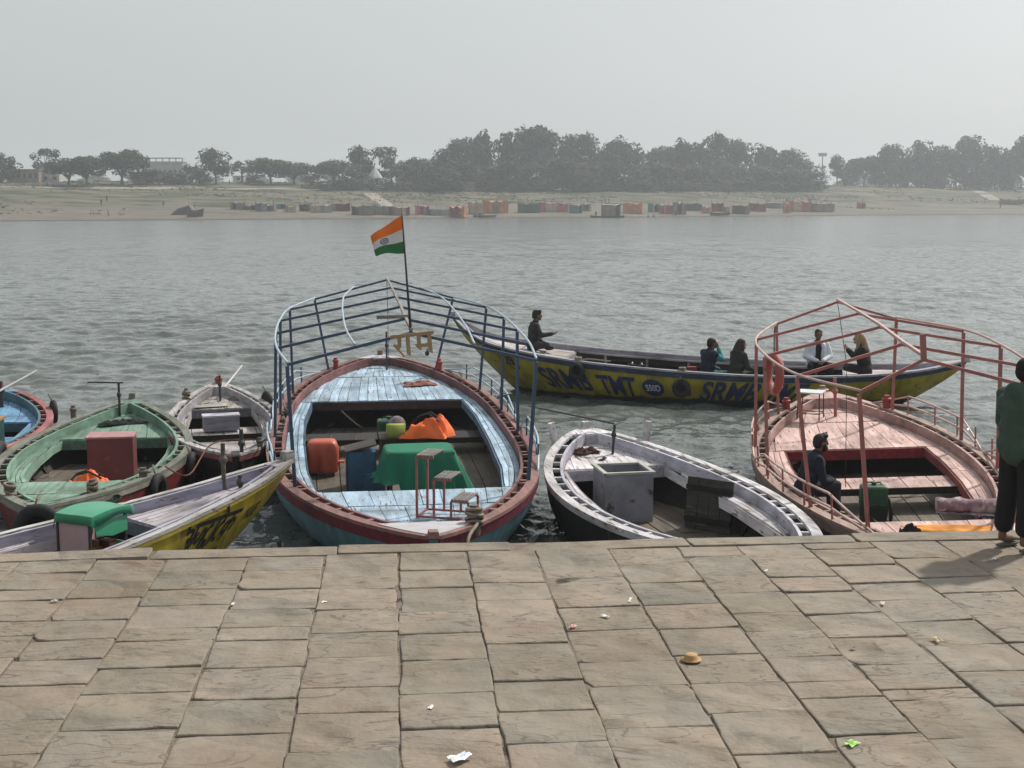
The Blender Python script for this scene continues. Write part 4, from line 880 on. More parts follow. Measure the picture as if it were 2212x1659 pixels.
MB().ell((.20,.0,-.135),(.03,.03,.035),10,8).build('bulb',M_IRON,sign,True); MB().tube([(.205,0,-.11),(.20,0,-.07)],.008,6).build('bulb_holder',M_IRON,sign)
flag=thing('national_flag','orange, white and green flag with blue wheel flying on a pole','flag',BLUE.w(3.78,.0,2.80),fr(BLUE))
MB().tube([(0,0,0),(-.05,0,.75),(-.10,0,1.62)],[.020,.014,.011],8).build('pole',M_IRON,flag,True)
FP=lambda u,v:None
def fpt(u,v):   # u 0 at the pole .. 1 at the fly end, v 0 top .. 1 bottom
    px=-.10+.028*v; x=px-.42*u*(1-.10*v)-.02*math.sin(3*u); z=1.60-.50*v-.30*u**1.15*(1-.93*v**1.1)-.03*math.sin(5*u+v*2)*u
    y=.06*math.sin(5.5*u+1.2*v)*u+.04*math.sin(9*u-2*v)*u
    return (x,y,z)
def band(v0,v1,name,m):
    n=22;k=7; vs=[fpt(i/n,v0+(v1-v0)*j/k) for j in range(k+1) for i in range(n+1)]; fs=[(j*(n+1)+i,j*(n+1)+i+1,(j+1)*(n+1)+i+1,(j+1)*(n+1)+i) for j in range(k) for i in range(n)]
    MB().add(vs,fs).build(name,m,flag,True)
def clothm(n,c):
    m=mat(n,c,.9,.08,6,bump=.1); b=m.node_tree.nodes['Principled BSDF']; return m
band(0,.36,'saffron_band',clothm('saffron',(.75,.17,.03))); band(.36,.68,'white_band',clothm('flag_white',(.62,.60,.58))); band(.68,1,'green_band',clothm('flag_green',(.035,.16,.06)))
wv=[];wf=[];n=28
for r in (.125,.105):
    for i in range(n): a=2*math.pi*i/n; wv.append(tuple(Vector(fpt(.60+r*math.cos(a)*1.15,.52+r*math.sin(a)))+Vector((0,-.006,0))))
wf=[(i,(i+1)%n,n+(i+1)%n,n+i) for i in range(n)]
mb=MB().add(wv,wf)
for k in range(12):
    a=2*math.pi*k/12; q=[]
    for r,da in ((.02,.25),(.105,.045),(.105,-.045),(.02,-.25)): q.append(tuple(Vector(fpt(.60+r*math.cos(a+da)*1.15,.52+r*math.sin(a+da)))+Vector((0,-.006,0))))
    mb.add(q,[(0,1,2,3)])
mb.build('wheel_emblem',mat('flag_navy',(.02,.03,.12),.9),flag)
# ---------------------------------------------------------------- people
M_SKIN=mat('brown_skin',(.16,.085,.055),.6,.12,6,bump=.05); M_SKINL=mat('light_skin',(.42,.25,.19),.55,.1,6,bump=.05); M_HAIR=mat('black_hair',(.012,.011,.011),.6,.3,20,stretch=(1,1,.3),bump=.5); M_HAIRB=mat('dark_brown_hair',(.03,.018,.012),.6,.3,20,stretch=(1,1,.3),bump=.5); M_BLOND=mat('blond_hair',(.30,.20,.10),.5,.35,20,stretch=(1,1,.3),bump=.5)
def rem(o,vox,sm=6):
    m=o.modifiers.new('merge','REMESH'); m.mode='VOXEL'; m.voxel_size=vox; m.use_smooth_shade=True
    s=o.modifiers.new('smooth','SMOOTH'); s.iterations=sm; s.factor=.5
V3=Vector
def sitj(lean=.05,knee=(.43,.10),foot=-.36,side=.12):
    J=dict(pel=V3((0,0,.10)),wai=V3((0,.01+lean*.4,.28)),che=V3((0,.02+lean,.46)),nec=V3((0,.03+lean*1.3,.61)),hea=V3((0,.07+lean*1.5,.745)))
    for k,s in (('L',-1),('R',1)):
        J['sh'+k]=V3((s*.185,.01+lean*1.1,.54)); J['el'+k]=V3((s*.25,.08+lean,.28)); J['wr'+k]=V3((s*.15,.30+lean,.22)); J['hip'+k]=V3((s*.09,0,.09)); J['kn'+k]=V3((s*side,knee[0],knee[1])); J['an'+k]=V3((s*side,knee[0]+.02,foot+.07)); J['to'+k]=V3((s*(side+.02),knee[0]+.2,foot+.03))
    return J
def hand(mb,w,dr,pn,sz=1.,curl=.5,side=1):
    dr=dr.normalized(); pn=(pn-dr*pn.dot(dr)).normalized(); sd=dr.cross(pn)*side; c=w+dr*.045*sz
    mb.caps(w,w+dr*.05*sz,.026*sz,.03*sz)
    for i,(o,L) in enumerate(((-.026,.062),(-.009,.072),(.009,.068),(.026,.054))):
        a=w+dr*.07*sz+sd*o*sz; b=a+(dr*math.cos(curl*.6)+pn*math.sin(curl*.6))*L*.55*sz; e=b+(dr*math.cos(curl*1.5)+pn*math.sin(curl*1.5))*L*.5*sz
        mb.caps(a,b,.0095*sz,.009*sz,6); mb.caps(b,e,.009*sz,.0075*sz,6)
    a=w+dr*.03*sz-sd*.028*sz; b=a+(dr*.6-sd*.5+pn*.4)*.045*sz; mb.caps(a,b,.012*sz,.011*sz,6); mb.caps(b,b+(dr*.8+pn*.3)*.03*sz,.011*sz,.009*sz,6)
def person(label,loc,rz,J,top=(.03,.03,.04),legs=(.02,.02,.025),skin=None,hair='short',hairm=None,look=0.,nod=0.,coat=None,sleeve=None,vest=False,collar=True,beard=False,vox=.014,hood=False,bulk=1.,hairsz=1.,shoes=(.03,.025,.02),barefoot=False,handcurl=.7,cap=False,size=1.):
    skin=skin or M_SKIN; root_mb=MB(); mb=root_mb; h=J['hea']; fw=Matrix.Rotation(look,4,'Z')@Matrix.Rotation(nod,4,'X'); q=lambda x,y,z:h+fw@V3((x,y,z)); R3=fw.to_3x3().to_4x4()
    mb.ell(h+fw@V3((0,-.005,.025)),(.074,.093,.098),16,12,R3); mb.ell(q(0,.022,-.045),(.056,.066,.068),14,10,R3)          # skull, jaw
    mb.ell(q(0,.098,-.012),(.014,.020,.028),10,8,R3); mb.caps(q(0,.088,.018),q(0,.106,-.022),.009,.014,8)              # nose
    for s in (-1,1): mb.ell(q(s*.076,-.005,-.005),(.012,.024,.034),8,8,R3); mb.ell(q(s*.03,.078,.028),(.026,.016,.010),8,6,R3)
    mb.ell(q(0,.085,-.052),(.026,.014,.010),10,6,R3); mb.ell(q(0,.082,-.088),(.022,.018,.018),10,6,R3)
    mb.caps(J['nec']-V3((0,0,.04)),h+V3((0,-.02,-.05)),.056,.052)
    mb.caps(J['pel'],J['wai'],.115,.105); mb.caps(J['wai'],J['che'],.105,.125); mb.caps(J['che'],J['nec']-V3((0,0,.04)),.10,.06)
    for k,s in (('L',-1),('R',1)):
        mb.caps(J['che']+V3((0,0,.06)),J['sh'+k],.08,.055); mb.caps(J['sh'+k],J['el'+k],.046,.038); mb.caps(J['el'+k],J['wr'+k],.037,.026)
        mb.caps(J['pel'],J['hip'+k],.10,.09); mb.caps(J['hip'+k],J['kn'+k],.080,.055); mb.caps(J['kn'+k],J['an'+k],.052,.036)
        mb.caps(J['an'+k]-V3((0,0,.02)),J['to'+k],.038,.030); mb.ell(J['to'+k],(.042,.06,.022))
        d=J['wr'+k]-J['el'+k]; pn=J.get('palm'+k,V3((-s*.5,.3,-.8))); dd=J.get('hd'+k,d); hand(mb,J['wr'+k],dd,pn,1.,handcurl,s)
    p=mb.build('person',skin,None,True,loc,rz); p.scale=(size,)*3; rem(p,vox*.8,3); tag(p,label,'person')
    # eyes
    for s in (-1,1): MB().ell(q(s*.031,.082,.012),(.013,.008,.008),8,6,R3).build('eye',MATS.setdefault('_eye',mat('dark_eye',(.03,.02,.018),.3)),p,True)
    tm=mat('cloth_top_%.3f_%.3f_%.3f'%top,top,.9,.15,8,bump=.3,fine=18); lm=mat('cloth_leg_%.3f_%.3f_%.3f'%legs,legs,.9,.15,8,bump=.3,fine=18)
    def torso(mb,g,arms=True,low=.0,flare=0):
        mb.caps(J['pel']+V3((0,0,.02-low)),J['wai'],.13*bulk+g+flare,.125*bulk+g); mb.caps(J['wai'],J['che'],.125*bulk+g,.14*bulk+g)
        c=J['che']; dx=(J['shR']-J['shL']).normalized()
        mb.caps(c-dx*.07,c+dx*.07,.125*bulk+g,.125*bulk+g); mb.caps(J['wai']-dx*.05,J['wai']+dx*.05,.118*bulk+g); mb.caps(J['pel']-dx*.06,J['pel']+dx*.06,.12*bulk+g)
        mb.caps(c+V3((0,0,.05)),J['nec']-V3((0,0,.015)),.10+g,.068+g)
        for k in 'LR':
            mb.caps(c+V3((0,0,.07)),J['sh'+k],.085+g,.066+g)
            if arms: mb.caps(J['sh'+k],J['el'+k],.062+g,.052+g); mb.caps(J['el'+k],J['el'+k].lerp(J['wr'+k],.93),.052+g,.040+g)
            else: mb.caps(J['sh'+k],J['sh'+k].lerp(J['el'+k],.12),.064+g,.06+g)
    if vest:
        m1=MB(); torso(m1,.006); o=m1.build('shirt',mat('sleeve_%.3f_%.3f_%.3f'%sleeve,sleeve,.8,.12,8,bump=.2,fine=16),p,True); rem(o,vox)
        m1=MB(); torso(m1,.024,False); o=m1.build('vest',tm,p,True); rem(o,vox)
    else:
        m1=MB(); torso(m1,-.004 if coat else .008,arms=coat is None,low=.06 if coat is None else 0)
        if hood:
            n=J['nec']; m1.torus(n+V3((0,-.02,.0)),.085,.042,Matrix.Rotation(-.35,4,'X'),18,8); m1.ell(n+V3((0,-.12,-.05)),(.11,.06,.12))
        elif collar: m1.torus(J['nec']+V3((0,.0,-.005)),.062,.022,None,16,8)
        o=m1.build('top',tm,p,True); rem(o,vox)
    if coat:
        m1=MB(); c=J['che']
        # open-front jacket: body shell at the back and sides plus sleeves
        for s in (-1,1):
            k='L' if s<0 else 'R'
            m1.caps(J['pel']+V3((s*.13,-.02,-.02)),J['wai']+V3((s*.12,-.01,0)),.10,.095); m1.caps(J['wai']+V3((s*.12,-.01,0)),c+V3((s*.11,0,.02)),.095,.10); m1.caps(c+V3((s*.10,.02,.03)),J['nec']+V3((s*.07,-.01,-.03)),.08,.045)
            m1.caps(J['sh'+k]-V3((s*.05,0,0)),J['sh'+k],.08,.072); m1.caps(J['sh'+k],J['el'+k],.072,.064); m1.caps(J['el'+k],J['el'+k].lerp(J['wr'+k],.92),.064,.05)
            m1.caps(c+V3((s*.10,.08,.06)),J['pel']+V3((s*.13,.11,.02)),.055,.07)
        m1.caps(J['pel']+V3((0,-.09,0)),c+V3((0,-.07,.05)),.09,.09)
        o=m1.build('jacket',mat('jacket_%.2f'%coat[0],coat,.8,.08,10,bump=.4,fine=30),p,True); rem(o,vox)
    m1=MB(); m1.caps(J['pel']-V3((.05,0,0)),J['pel']+V3((.05,0,.0)),.125*bulk,.125*bulk)
    wl=J.get('wide',0)
    for k in 'LR':
        m1.caps(J['pel'],J['hip'+k],.11,.105); m1.caps(J['hip'+k],J['kn'+k],.098,.072+wl*.5); m1.caps(J['kn'+k],J['kn'+k].lerp(J['an'+k],J.get('hem',.93)),.070+wl*.5,.052+wl*.8)
    o=m1.build('trousers',lm,p,True); rem(o,vox)
    hm=hairm or M_HAIR
    if hair:
        m1=MB(); z=hairsz
        m1.ell(q(0,-.02,.045),(.084*z,.100*z,.090*z),16,10,R3); m1.ell(q(0,-.055,.0),(.080*z,.068,.085),14,10,R3)
        if hair=='quiff':
            m1.ell(q(0,.045,.10),(.065,.06,.045),12,8,R3); m1.caps(q(0,.05,.12),q(.0,.085,.15),.03,.012)
        if hair=='flat': m1.box(q(0,.0,.095),(.13,.17,.075),rz=look)
        if hair=='long':
            m1.caps(q(0,-.07,.0),J['nec']+V3((0,-.09,-.03)),.085,.10); m1.caps(J['nec']+V3((0,-.09,-.02)),J['che']+V3((0,-.13,.0)),.10,.06)
            for s in (-1,1): m1.caps(q(s*.07,-.01,.0),J['nec']+fw@V3((s*.085,.02,-.06)),.035,.04)
        if hair=='long_front':
            m1.caps(q(0,-.07,.0),J['nec']+V3((0,-.08,-.03)),.08,.08)
            for s in (-1,1): m1.caps(q(s*.07,.0,.0),J['nec']+V3((s*.08,.06,-.10)),.038,.045); m1.caps(J['nec']+V3((s*.08,.06,-.10)),J['che']+V3((s*.08,.12,-.06)),.045,.025)
        o=m1.build('hair',hm,p,True); rem(o,vox*.8,2)
    if beard:
        m1=MB(); m1.ell(q(0,.045,-.075),(.062,.062,.055),12,8,R3)
        for s in (-1,1): m1.caps(q(s*.06,.02,-.01),q(s*.05,.04,-.06),.022,.028)
        o=m1.build('beard',hm,p,True); rem(o,vox*.7,2)
    if cap:
        m1=MB(); m1.ell(q(0,-.02,.05),(.098,.118,.095),16,10,R3); m1.torus(q(0,-.01,.03),.088,.022,R3,20,8); m1.ell(q(0,-.06,.01),(.09,.07,.09),14,10,R3); o=m1.build('knit_cap',mat('black_knit',(.012,.012,.013),.95,.2,30,bump=.6),p,True); rem(o,.012,3)
    if not barefoot:
        m1=MB()
        for k in 'LR': m1.caps(J['an'+k]-V3((0,0,.035)),J['to'+k],.05,.045); m1.ell(J['an'+k]+V3((0,-.02,-.04)),(.05,.06,.04))
        o=m1.build('shoes',mat('shoe_dark',shoes,.7),p,True); rem(o,vox)
    return p
D=lambda deg:rad(deg)
# rotations: a figure faces its local +Y; rz=-90 turns it towards +X (right in the picture)
J=sitj(.02); 
for k,s in (('L',-1),('R',1)):
    J['kn'+k]=V3((s*.30,.26,.12)); J['an'+k]=V3((-s*.10,.34,.06)); J['to'+k]=V3((-s*.22,.40,.05))
J['elR']=V3((.24,.14,.33)); J['wrR']=V3((.20,.40,.36)); J['palmR']=V3((0,0,1)); J['elL']=V3((-.26,.05,.28)); J['wrL']=V3((-.2,.22,.18))
person('man in dark clothes sitting cross-legged on the left end of the yellow boat',SRMB.at(.165,.15,.03),D(-80),J,(.022,.022,.026),(.03,.03,.034),hair='flat',hairm=M_HAIR,beard=False,size=1.1)
J=sitj(.04); J['elR']=V3((.24,.22,.42)); J['wrR']=V3((.09,.22,.66)); J['hdR']=V3((-.3,.1,.6)); J['palmR']=V3((-.3,-.8,.2)); J['wrL']=V3((-.12,.34,.2))
person('man in navy vest and teal sleeves holding a hand to his mouth',SRMB.w(6.25,-.28,.45),D(-62),J,(.012,.017,.035),(.02,.10,.10),vest=True,sleeve=(.02,.22,.24),look=D(-10),hairsz=1.02,size=1.1)
J=sitj(.05); person('woman with long dark hair in a dark green coat on the yellow boat',SRMB.w(6.92,-.30,.45),D(-62),J,(.022,.030,.022),(.03,.03,.03),skin=M_SKINL,hair='long',hairm=M_HAIRB,bulk=1.15,look=D(-8),size=1.1)
J=sitj(.03,knee=(.42,.08)); 
for k,s in (('L',-1),('R',1)): J['kn'+k]=V3((s*.22,.38,.10)); J['an'+k]=V3((s*.16,.40,-.34)); J['to'+k]=V3((s*.18,.56,-.38)); J['el'+k]=V3((s*.27,.10,.28)); J['wr'+k]=V3((s*.055,.34,.20)); J['hd'+k]=V3((-s*.6,.5,-.3))
person('man in white jacket and black shirt sitting with clasped hands',SRMB.w(8.75,1.08,.60),D(180),J,(.012,.012,.014),(.012,.012,.014),coat=(.62,.65,.70),size=1.1)
J=sitj(.06); 
for k,s in (('L',-1),('R',1)): J['kn'+k]=V3((s*.13,.38,.14)); J['an'+k]=V3((s*.10,.10,.06)); J['to'+k]=V3((s*.10,-.05,.03)); J['el'+k]=V3((s*.20,.22,.36)); J['wr'+k]=V3((s*.07,.38,.52)); J['hd'+k]=V3((-s*.15,.2,.9)); J['palm'+k]=V3((-s*.6,.2,-.1))
wb_=person('blond woman in black photographing with a phone on the yellow boat',SRMB.at(.815,-.1,.01),D(75),J,(.014,.013,.014),(.014,.013,.014),skin=M_SKINL,hair='long_front',hairm=M_BLOND,barefoot=False,bulk=1.1,size=1.1)
ph=MB().box((0,.42,.60),(.14,.012,.07),rx=.1).build('phone',mat('phone_black',(.015,.015,.018),.2,spec=.6),None,False); ph.matrix_world=Matrix.Translation(wb_.location)@Matrix.Rotation(D(75),4,'Z')@Matrix.Scale(1.1,4); tag(ph,'black phone held up by the blond woman','phone')
J=sitj(.10,knee=(.42,.16),foot=-.34); 
for k,s in (('L',-1),('R',1)): J['el'+k]=V3((s*.24,.18,.25)); J['wr'+k]=V3((s*.05,.42,.20)); J['hd'+k]=V3((-s*.3,.7,-.4)); J['palm'+k]=V3((-s*.8,0,-.4))
person('bearded man in navy jacket sitting on the side of the pink boat',PINK.w(5.55,1.20,.53),D(-82),J,(.012,.016,.028),(.028,.028,.033),hair='quiff',beard=True,look=D(5),bulk=1.12,barefoot=True,vox=.012)
# standing man at the right
J=dict(pel=V3((0,0,.93)),wai=V3((0,0,1.08)),che=V3((0,.0,1.27)),nec=V3((0,.02,1.43)),hea=V3((0,.075,1.565)),wide=.045,hem=.74)
for k,s in (('L',-1),('R',1)):
    J['sh'+k]=V3((s*.195,0,1.36)); J['el'+k]=V3((s*.26,.06,1.10)); J['wr'+k]=V3((s*.08,.30,1.12)); J['hd'+k]=V3((-s*.2,.5,.5)); J['palm'+k]=V3((-s*.5,-.4,.5)); J['hip'+k]=V3((s*.09,0,.90)); J['kn'+k]=V3((s*.11,.02,.50)); J['an'+k]=V3((s*.12,-.02,.085)); J['to'+k]=V3((s*.14,.13,.035))
pm=person('standing man in green hoodie, black trousers and knit cap at right edge',ground(2190,1186,ZP)+Vector((0,0,.02)),D(-62),J,(.042,.072,.055),(.010,.010,.011),hair=None,cap=True,hood=True,bulk=1.22,barefoot=True,nod=-.12,vox=.012)
for s in (-1,1):
    o=thing('flip_flop','%s grey flip-flop under the standing man'%('left' if s<0 else 'right'),'flip-flop',pm.location+Matrix.Rotation(D(-62),3,'Z')@Vector((s*.13,.06,-.012)),D(-62)); o['group']='flip-flops of the standing man'
    MB().prism([(.05*math.cos(a*math.pi/8)*(1 if math.sin(a*math.pi/8)>0 else .8),.14*math.sin(a*math.pi/8)) for a in range(16)],0,.016).build('sole',mat('flipflop_grey',(.10,.10,.09),.8),o); MB().tube([(-.04,.0,.015),(0,.075,.045),(.04,.0,.015)],.008,6).build('strap',M_DARKCL,o)
# ---------------------------------------------------------------- litter on the platform
o=thing('leaf_bowl','tan pressed-leaf bowl lying upside down on the paving','bowl',ground(1493,1428,ZP)+Vector((0,0,.008)),0); o.scale=(.55,.55,.55); MB().lathe([(.128,.004),(.130,.010),(.098,.014),(.088,.03),(.075,.072),(.068,.076),(0,.078)],30).build('bowl_shell',mat('leaf_tan',(.40,.25,.11),.7,.2,10),o,True)
def scrap(px,py,size,col,label,seed):
    rr=random.Random(seed); w,d=size[0]*.72,size[1]*.72; n=6; vs=[];fs=[]
    for j in range(n+1):
        for i in range(n+1):
            u=i/n-.5;v=j/n-.5; vs.append((u*w*(1+.12*math.sin(6*v+seed)),v*d*(1+.15*math.sin(5*u+seed)),.006+.018*abs(math.sin(4*u+seed)*math.cos(5*v+seed))*min(1,d*14)))
    for j in range(n):
        for i in range(n): q=j*(n+1)+i; fs.append((q,q+1,q+n+2,q+n+1))
    m=mat('litter_%.2f_%.2f_%.2f'%col,col,.5,.25,20); ob=MB().add(vs,fs).build('paper_scrap',m,None,False,ground(px,py,ZP)+Vector((0,0,.004)),rr.uniform(0,3)); tag(ob,label,'scrap',"scraps of litter on the paving")
for i,a in enumerate([(994,1641,(.18,.11),(.62,.68,.72),'crumpled pale blue wrapper at the bottom centre of the paving'),(1840,1610,(.12,.08),(.30,.55,.12),'small green packet at the lower right of the paving'),(2023,1384,(.12,.07),(.40,.31,.18),'tan scrap in a joint near the right'),(1308,1334,(.10,.05),(.7,.7,.68),'white scrap on a rough slab right of centre'),(1238,1356,(.10,.05),(.5,.22,.2),'red and white scrap in a joint right of centre'),(700,1303,(.06,.05),(.75,.75,.75),'white paper crumb left of centre'),(931,1531,(.08,.04),(.7,.69,.65),'twisted white scrap at the lower centre'),(2148,1210,(.09,.06),(.65,.72,.75),'white scrap in the shadow of the standing man'),(1361,1298,(.16,.03),(.6,.58,.52),'pale strip on a slab behind the leaf bowl'),(1907,1306,(.10,.04),(.6,.56,.5),'pale scrap on a slab at the right'),(1843,1402,(.06,.05),(.12,.1,.09),'dark crumb in a joint at the right'),(118,1300,(.07,.05),(.4,.34,.3),'brownish scrap in a left hand joint'),(1443,1604,(.14,.012),(.2,.13,.08),'thin brown twig at the bottom right of centre'),(1655,1235,(.09,.03),(.62,.6,.56),'white scrap near the water at right of centre'),(503,1307,(.09,.03),(.66,.64,.6),'white scrap left of centre')]): scrap(*a,i+3)
# ---------------------------------------------------------------- far bank
BK=.5; CB=1/math.sqrt(1+BK*BK)
def vb(x,y): return (y-(342+BK*x))*CB
_zv=[(-60,-3),(-8,-1.0),(0,0),(4,.45),(16,1.25),(32,2.2),(48,3.6),(66,5.4),(90,7.6),(115,9.4),(150,10.8),(220,11.6),(400,12.2),(2000,12.5)]
_zx=[p[0] for p in _zv]; _zy=[p[1] for p in _zv]
def tz(x,y):
    v=vb(x,y)+3.0*n2(x*.02,y*.02,1); z=float(np.interp(v,_zx,_zy)); k=sstep(v,5,40)
    return z+k*(.35*n2(x*.07,y*.06,2)+.22*n2(x*.19,y*.23,3)+.10*n2(x*.5,y*.6,4))*(1 if v<130 else .4)
def hit(px,py):
    r=ray(px,py); lo=180.
    t=lo
    while t<1100:
        x,y,z=r[0]*t,r[1]*t,CAM_H+r[2]*t
        if z<=tz(x,y): return Vector((x,y,tz(x,y)))
        t+=1.0
    return Vector((r[0]*560,r[1]*560,tz(r[0]*560,r[1]*560)))
def fars(px,dist):
    r=ray(px,432); t=dist/r[1]; return Vector((r[0]*t,dist,tz(r[0]*t,dist)))
def build_bank():
    vs=[];fs=[]; us=np.concatenate([np.linspace(-900,-260,14),np.linspace(-250,420,240),np.linspace(440,1200,14)]); vv=np.concatenate([np.linspace(-10,130,110),np.linspace(136,320,30),np.linspace(360,1500,14)])
    c,s=CB,BK*CB; n=len(us)
    for v in vv:
        for u in us: x=u*c-v*s; y=342+u*s+v*c; vs.append((x,y,tz(x,y)))
    for j in range(len(vv)-1):
        for i in range(n-1): q=j*n+i; fs.append((q,q+1,q+n+1,q+n))
    m=bpy.data.materials.new('far_bank'); m.use_nodes=True; nn=m.node_tree.nodes; l=m.node_tree.links; b=nn['Principled BSDF']; b.inputs['Roughness'].default_value=.95; b.inputs['Specular IOR Level'].default_value=.1
    tc=nn.new('ShaderNodeTexCoord')
    def noise(sc,d,st=(1,1,1)):
        mp=nn.new('ShaderNodeMapping'); mp.inputs['Scale'].default_value=st; mp.inputs['Rotation'].default_value=(0,0,-math.atan(BK)); l.new(tc.outputs['Object'],mp.inputs[0]); t=nn.new('ShaderNodeTexNoise'); t.inputs['Scale'].default_value=sc; t.inputs['Detail'].default_value=d; l.new(mp.outputs[0],t.inputs['Vector']); return t.outputs['Fac']
    def mr(f,a,c_,lo=0,hi=1):
        r=nn.new('ShaderNodeMapRange'); r.inputs[1].default_value=a; r.inputs[2].default_value=c_; r.inputs[3].default_value=lo; r.inputs[4].default_value=hi; l.new(f,r.inputs[0]); return r.outputs[0]
    def mix(fac,a,c_):
        x=nn.new('ShaderNodeMix'); x.data_type='RGBA'
        for i,v in ((0,fac),(6,a),(7,c_)):
            if hasattr(v,'is_output'): l.new(v,x.inputs[i])
            elif i==0: x.inputs[0].default_value=v
            else: x.inputs[i].default_value=(*v,1)
        return x.outputs[2]
    sp=nn.new('ShaderNodeSeparateXYZ'); l.new(tc.outputs['Object'],sp.inputs[0])
    sand=mix(mr(noise(.25,6,(.3,1,1)),.35,.65),(.175,.158,.132),(.115,.105,.088))
    sand=mix(mr(noise(.7,6,(.4,1,1)),.5,.66,0,.6),sand,(.09,.085,.07))
    grass=mix(mr(noise(.22,8,(.4,1,1)),.42,.58),(.05,.058,.034),(.135,.125,.088))
    ad=nn.new('ShaderNodeMath'); ad.operation='MULTIPLY_ADD'; l.new(noise(.09,8,(.3,1,1)),ad.inputs[0]); ad.inputs[1].default_value=14.; l.new(sp.outputs[2],ad.inputs[2])
    c=mix(mr(ad.outputs[0],8.8,10.6),sand,grass)
    wet=mr(sp.outputs[2],.05,.35,.45,1.); wm=nn.new('ShaderNodeMix'); wm.data_type='RGBA'; wm.blend_type='MULTIPLY'; wm.inputs[0].default_value=1; l.new(c,wm.inputs[6]); l.new(wet,wm.inputs[7])
    l.new(wm.outputs[2],b.inputs['Base Color'])
    MB().add(vs,fs); o=MB(); o.add(vs,fs); struct(o.build('far_bank_terrain',m,None,True))
build_bank()
def path(pts,w,name='dirt_path'):
    P=[hit(*p) for p in pts]; P=cat_interp(P,8); vs=[];fs=[]
    for i,p in enumerate(P):
        t=(P[min(i+1,len(P)-1)]-P[max(0,i-1)]); t.z=0; t.normalize(); nn=Vector((-t.y,t.x,0))*w
        for k in (-1,-.5,0,.5,1): q=p+nn*k; vs.append((q.x,q.y,tz(q.x,q.y)+.07))
    for i in range(len(P)-1):
        for k in range(4): a=i*5+k; fs.append((a,a+1,a+6,a+5))
    struct(MB().add(vs,fs).build(name,mat('path_dust',(.25,.225,.185),.95,.15,.6),None,True))
path([(797,418),(815,430),(832,440),(850,452)],2.0); path([(1975,382),(2030,390),(2090,409),(2150,432)],2.2); path([(2140,393),(2212,403)],2.0); path([(0,405),(250,407),(560,408),(700,411)],2.2)
# ---- uncountable grass tufts on the slope
def tufts():
    rr=random.Random(4); mb=MB(); k=0
    while k<7000:
        u=rr.uniform(-190,330); v=rr.uniform(22,150); x=u*CB-v*BK*CB; y=342+u*BK*CB+v*CB
        if n2(x*.05,y*.07,11)+.5*n2(x*.16,y*.2,12)+(v-70)/120.+rr.gauss(0,.15)<.12: continue
        z=tz(x,y); s=rr.uniform(.25,.8); a=rr.uniform(0,3.14); dx,dy=math.cos(a)*s,math.sin(a)*s; h=rr.uniform(.08,.3)
        mb.add([(x-dx,y-dy,z-.05),(x+dx,y+dy,z-.05),(x+dx*.7,y+dy*.7,z+h),(x-dx*.6,y-dy*.6,z+h*.8)],[(0,1,2,3)]); k+=1
    o=mb.build('grass_tufts',mat('dry_grass',(.10,.10,.062),.95,.35,.3,bump=0)); o['kind']='stuff'; tag(o,'dry grass tufts scattered over the far slope','grass')
tufts()
# ---- trees
M_TRUNK=mat('bark',(.085,.07,.055),.95,.3,2)
def leafmat(name,col):
    m=mat(name,col,.8,.35,.35,rnd=.22,bump=0,spec=.15); return m
M_LEAF=[leafmat('foliage_a',(.045,.062,.028)),leafmat('foliage_b',(.058,.07,.032)),leafmat('foliage_c',(.036,.052,.027))]
def make_tree(seed,kind,w,h):
    """crown and trunk meshes; unit in metres, base at origin"""
    rr=random.Random(seed); lobes=[]
    if kind=='umbrella': th=.26; N=24
    elif kind=='tall': th=.30; N=17
    elif kind=='sparse': th=.45; N=13
    else: th=.16; N=18
    for i in range(N):
        a=rr.uniform(0,6.28); q=math.sqrt(rr.random())
        if kind=='umbrella': z=h*(.40+.47*math.sqrt(max(0,1-q*q))*rr.uniform(.55,1)); r=w*rr.uniform(.19,.27); rz_=r*.8; rad_=w*.40*q
        elif kind=='tall': zz=rr.uniform(0,1); z=h*(.36+.54*zz); rad_=w*.36*q*(1-.45*zz); r=w*rr.uniform(.11,.27); rz_=r*.9
        elif kind=='sparse': zz=rr.uniform(0,1); z=h*(.45+.46*zz); rad_=w*.40*(.4+.6*q); r=w*rr.uniform(.12,.19); rz_=r*.7
        else: zz=rr.uniform(0,1); z=h*(.14+.70*zz); rad_=w*.42*q*math.sqrt(max(.08,1-(zz-.15)**2)); r=w*rr.uniform(.12,.28); rz_=r*.85
        lobes.append((rad_*math.cos(a),rad_*math.sin(a),z,r,rz_))
    mb=MB(); per={'sparse':55,'umbrella':95}.get(kind,100)
    for (x,y,z,r,rz_) in lobes:
        for k in range(per):
            u=rr.uniform(-1,1); a=rr.uniform(0,6.28); s=math.sqrt(1-u*u); f=rr.uniform(.55,1.08)**.6
            c=Vector((x+r*s*math.cos(a)*f,y+r*s*math.sin(a)*f,z+rz_*u*f)); nrm=(Vector((s*math.cos(a),s*math.sin(a),u+.25))+Vector((rr.gauss(0,.5),rr.gauss(0,.5),rr.gauss(0,.5)))).normalized()
            t=nrm.orthogonal().normalized(); t=Matrix.Rotation(rr.uniform(0,6.28),3,nrm)@t; b=nrm.cross(t); L=rr.uniform(.35,.75)*(w/12)**.5
            mb.add([c-t*L,c+b*L*.5,c+t*L,c-b*L*.5],[(0,1,2,3)])
    tb=MB(); tb.tube([(0,0,-.5),(.1,0,h*th*.5),(0,.1,h*(th+.12))],[w*.035,w*.026,w*.02],7)
    for (x,y,z,r,rz_) in lobes[::2]: tb.tube([(0,.05,h*th*.8),(x*.45,y*.45,h*th+(z-h*th)*.55),(x,y,z)],[w*.017,w*.011,w*.004],5)
    return mb.mesh('crown',M_LEAF[seed%3]),tb.mesh('trunk',M_TRUNK)
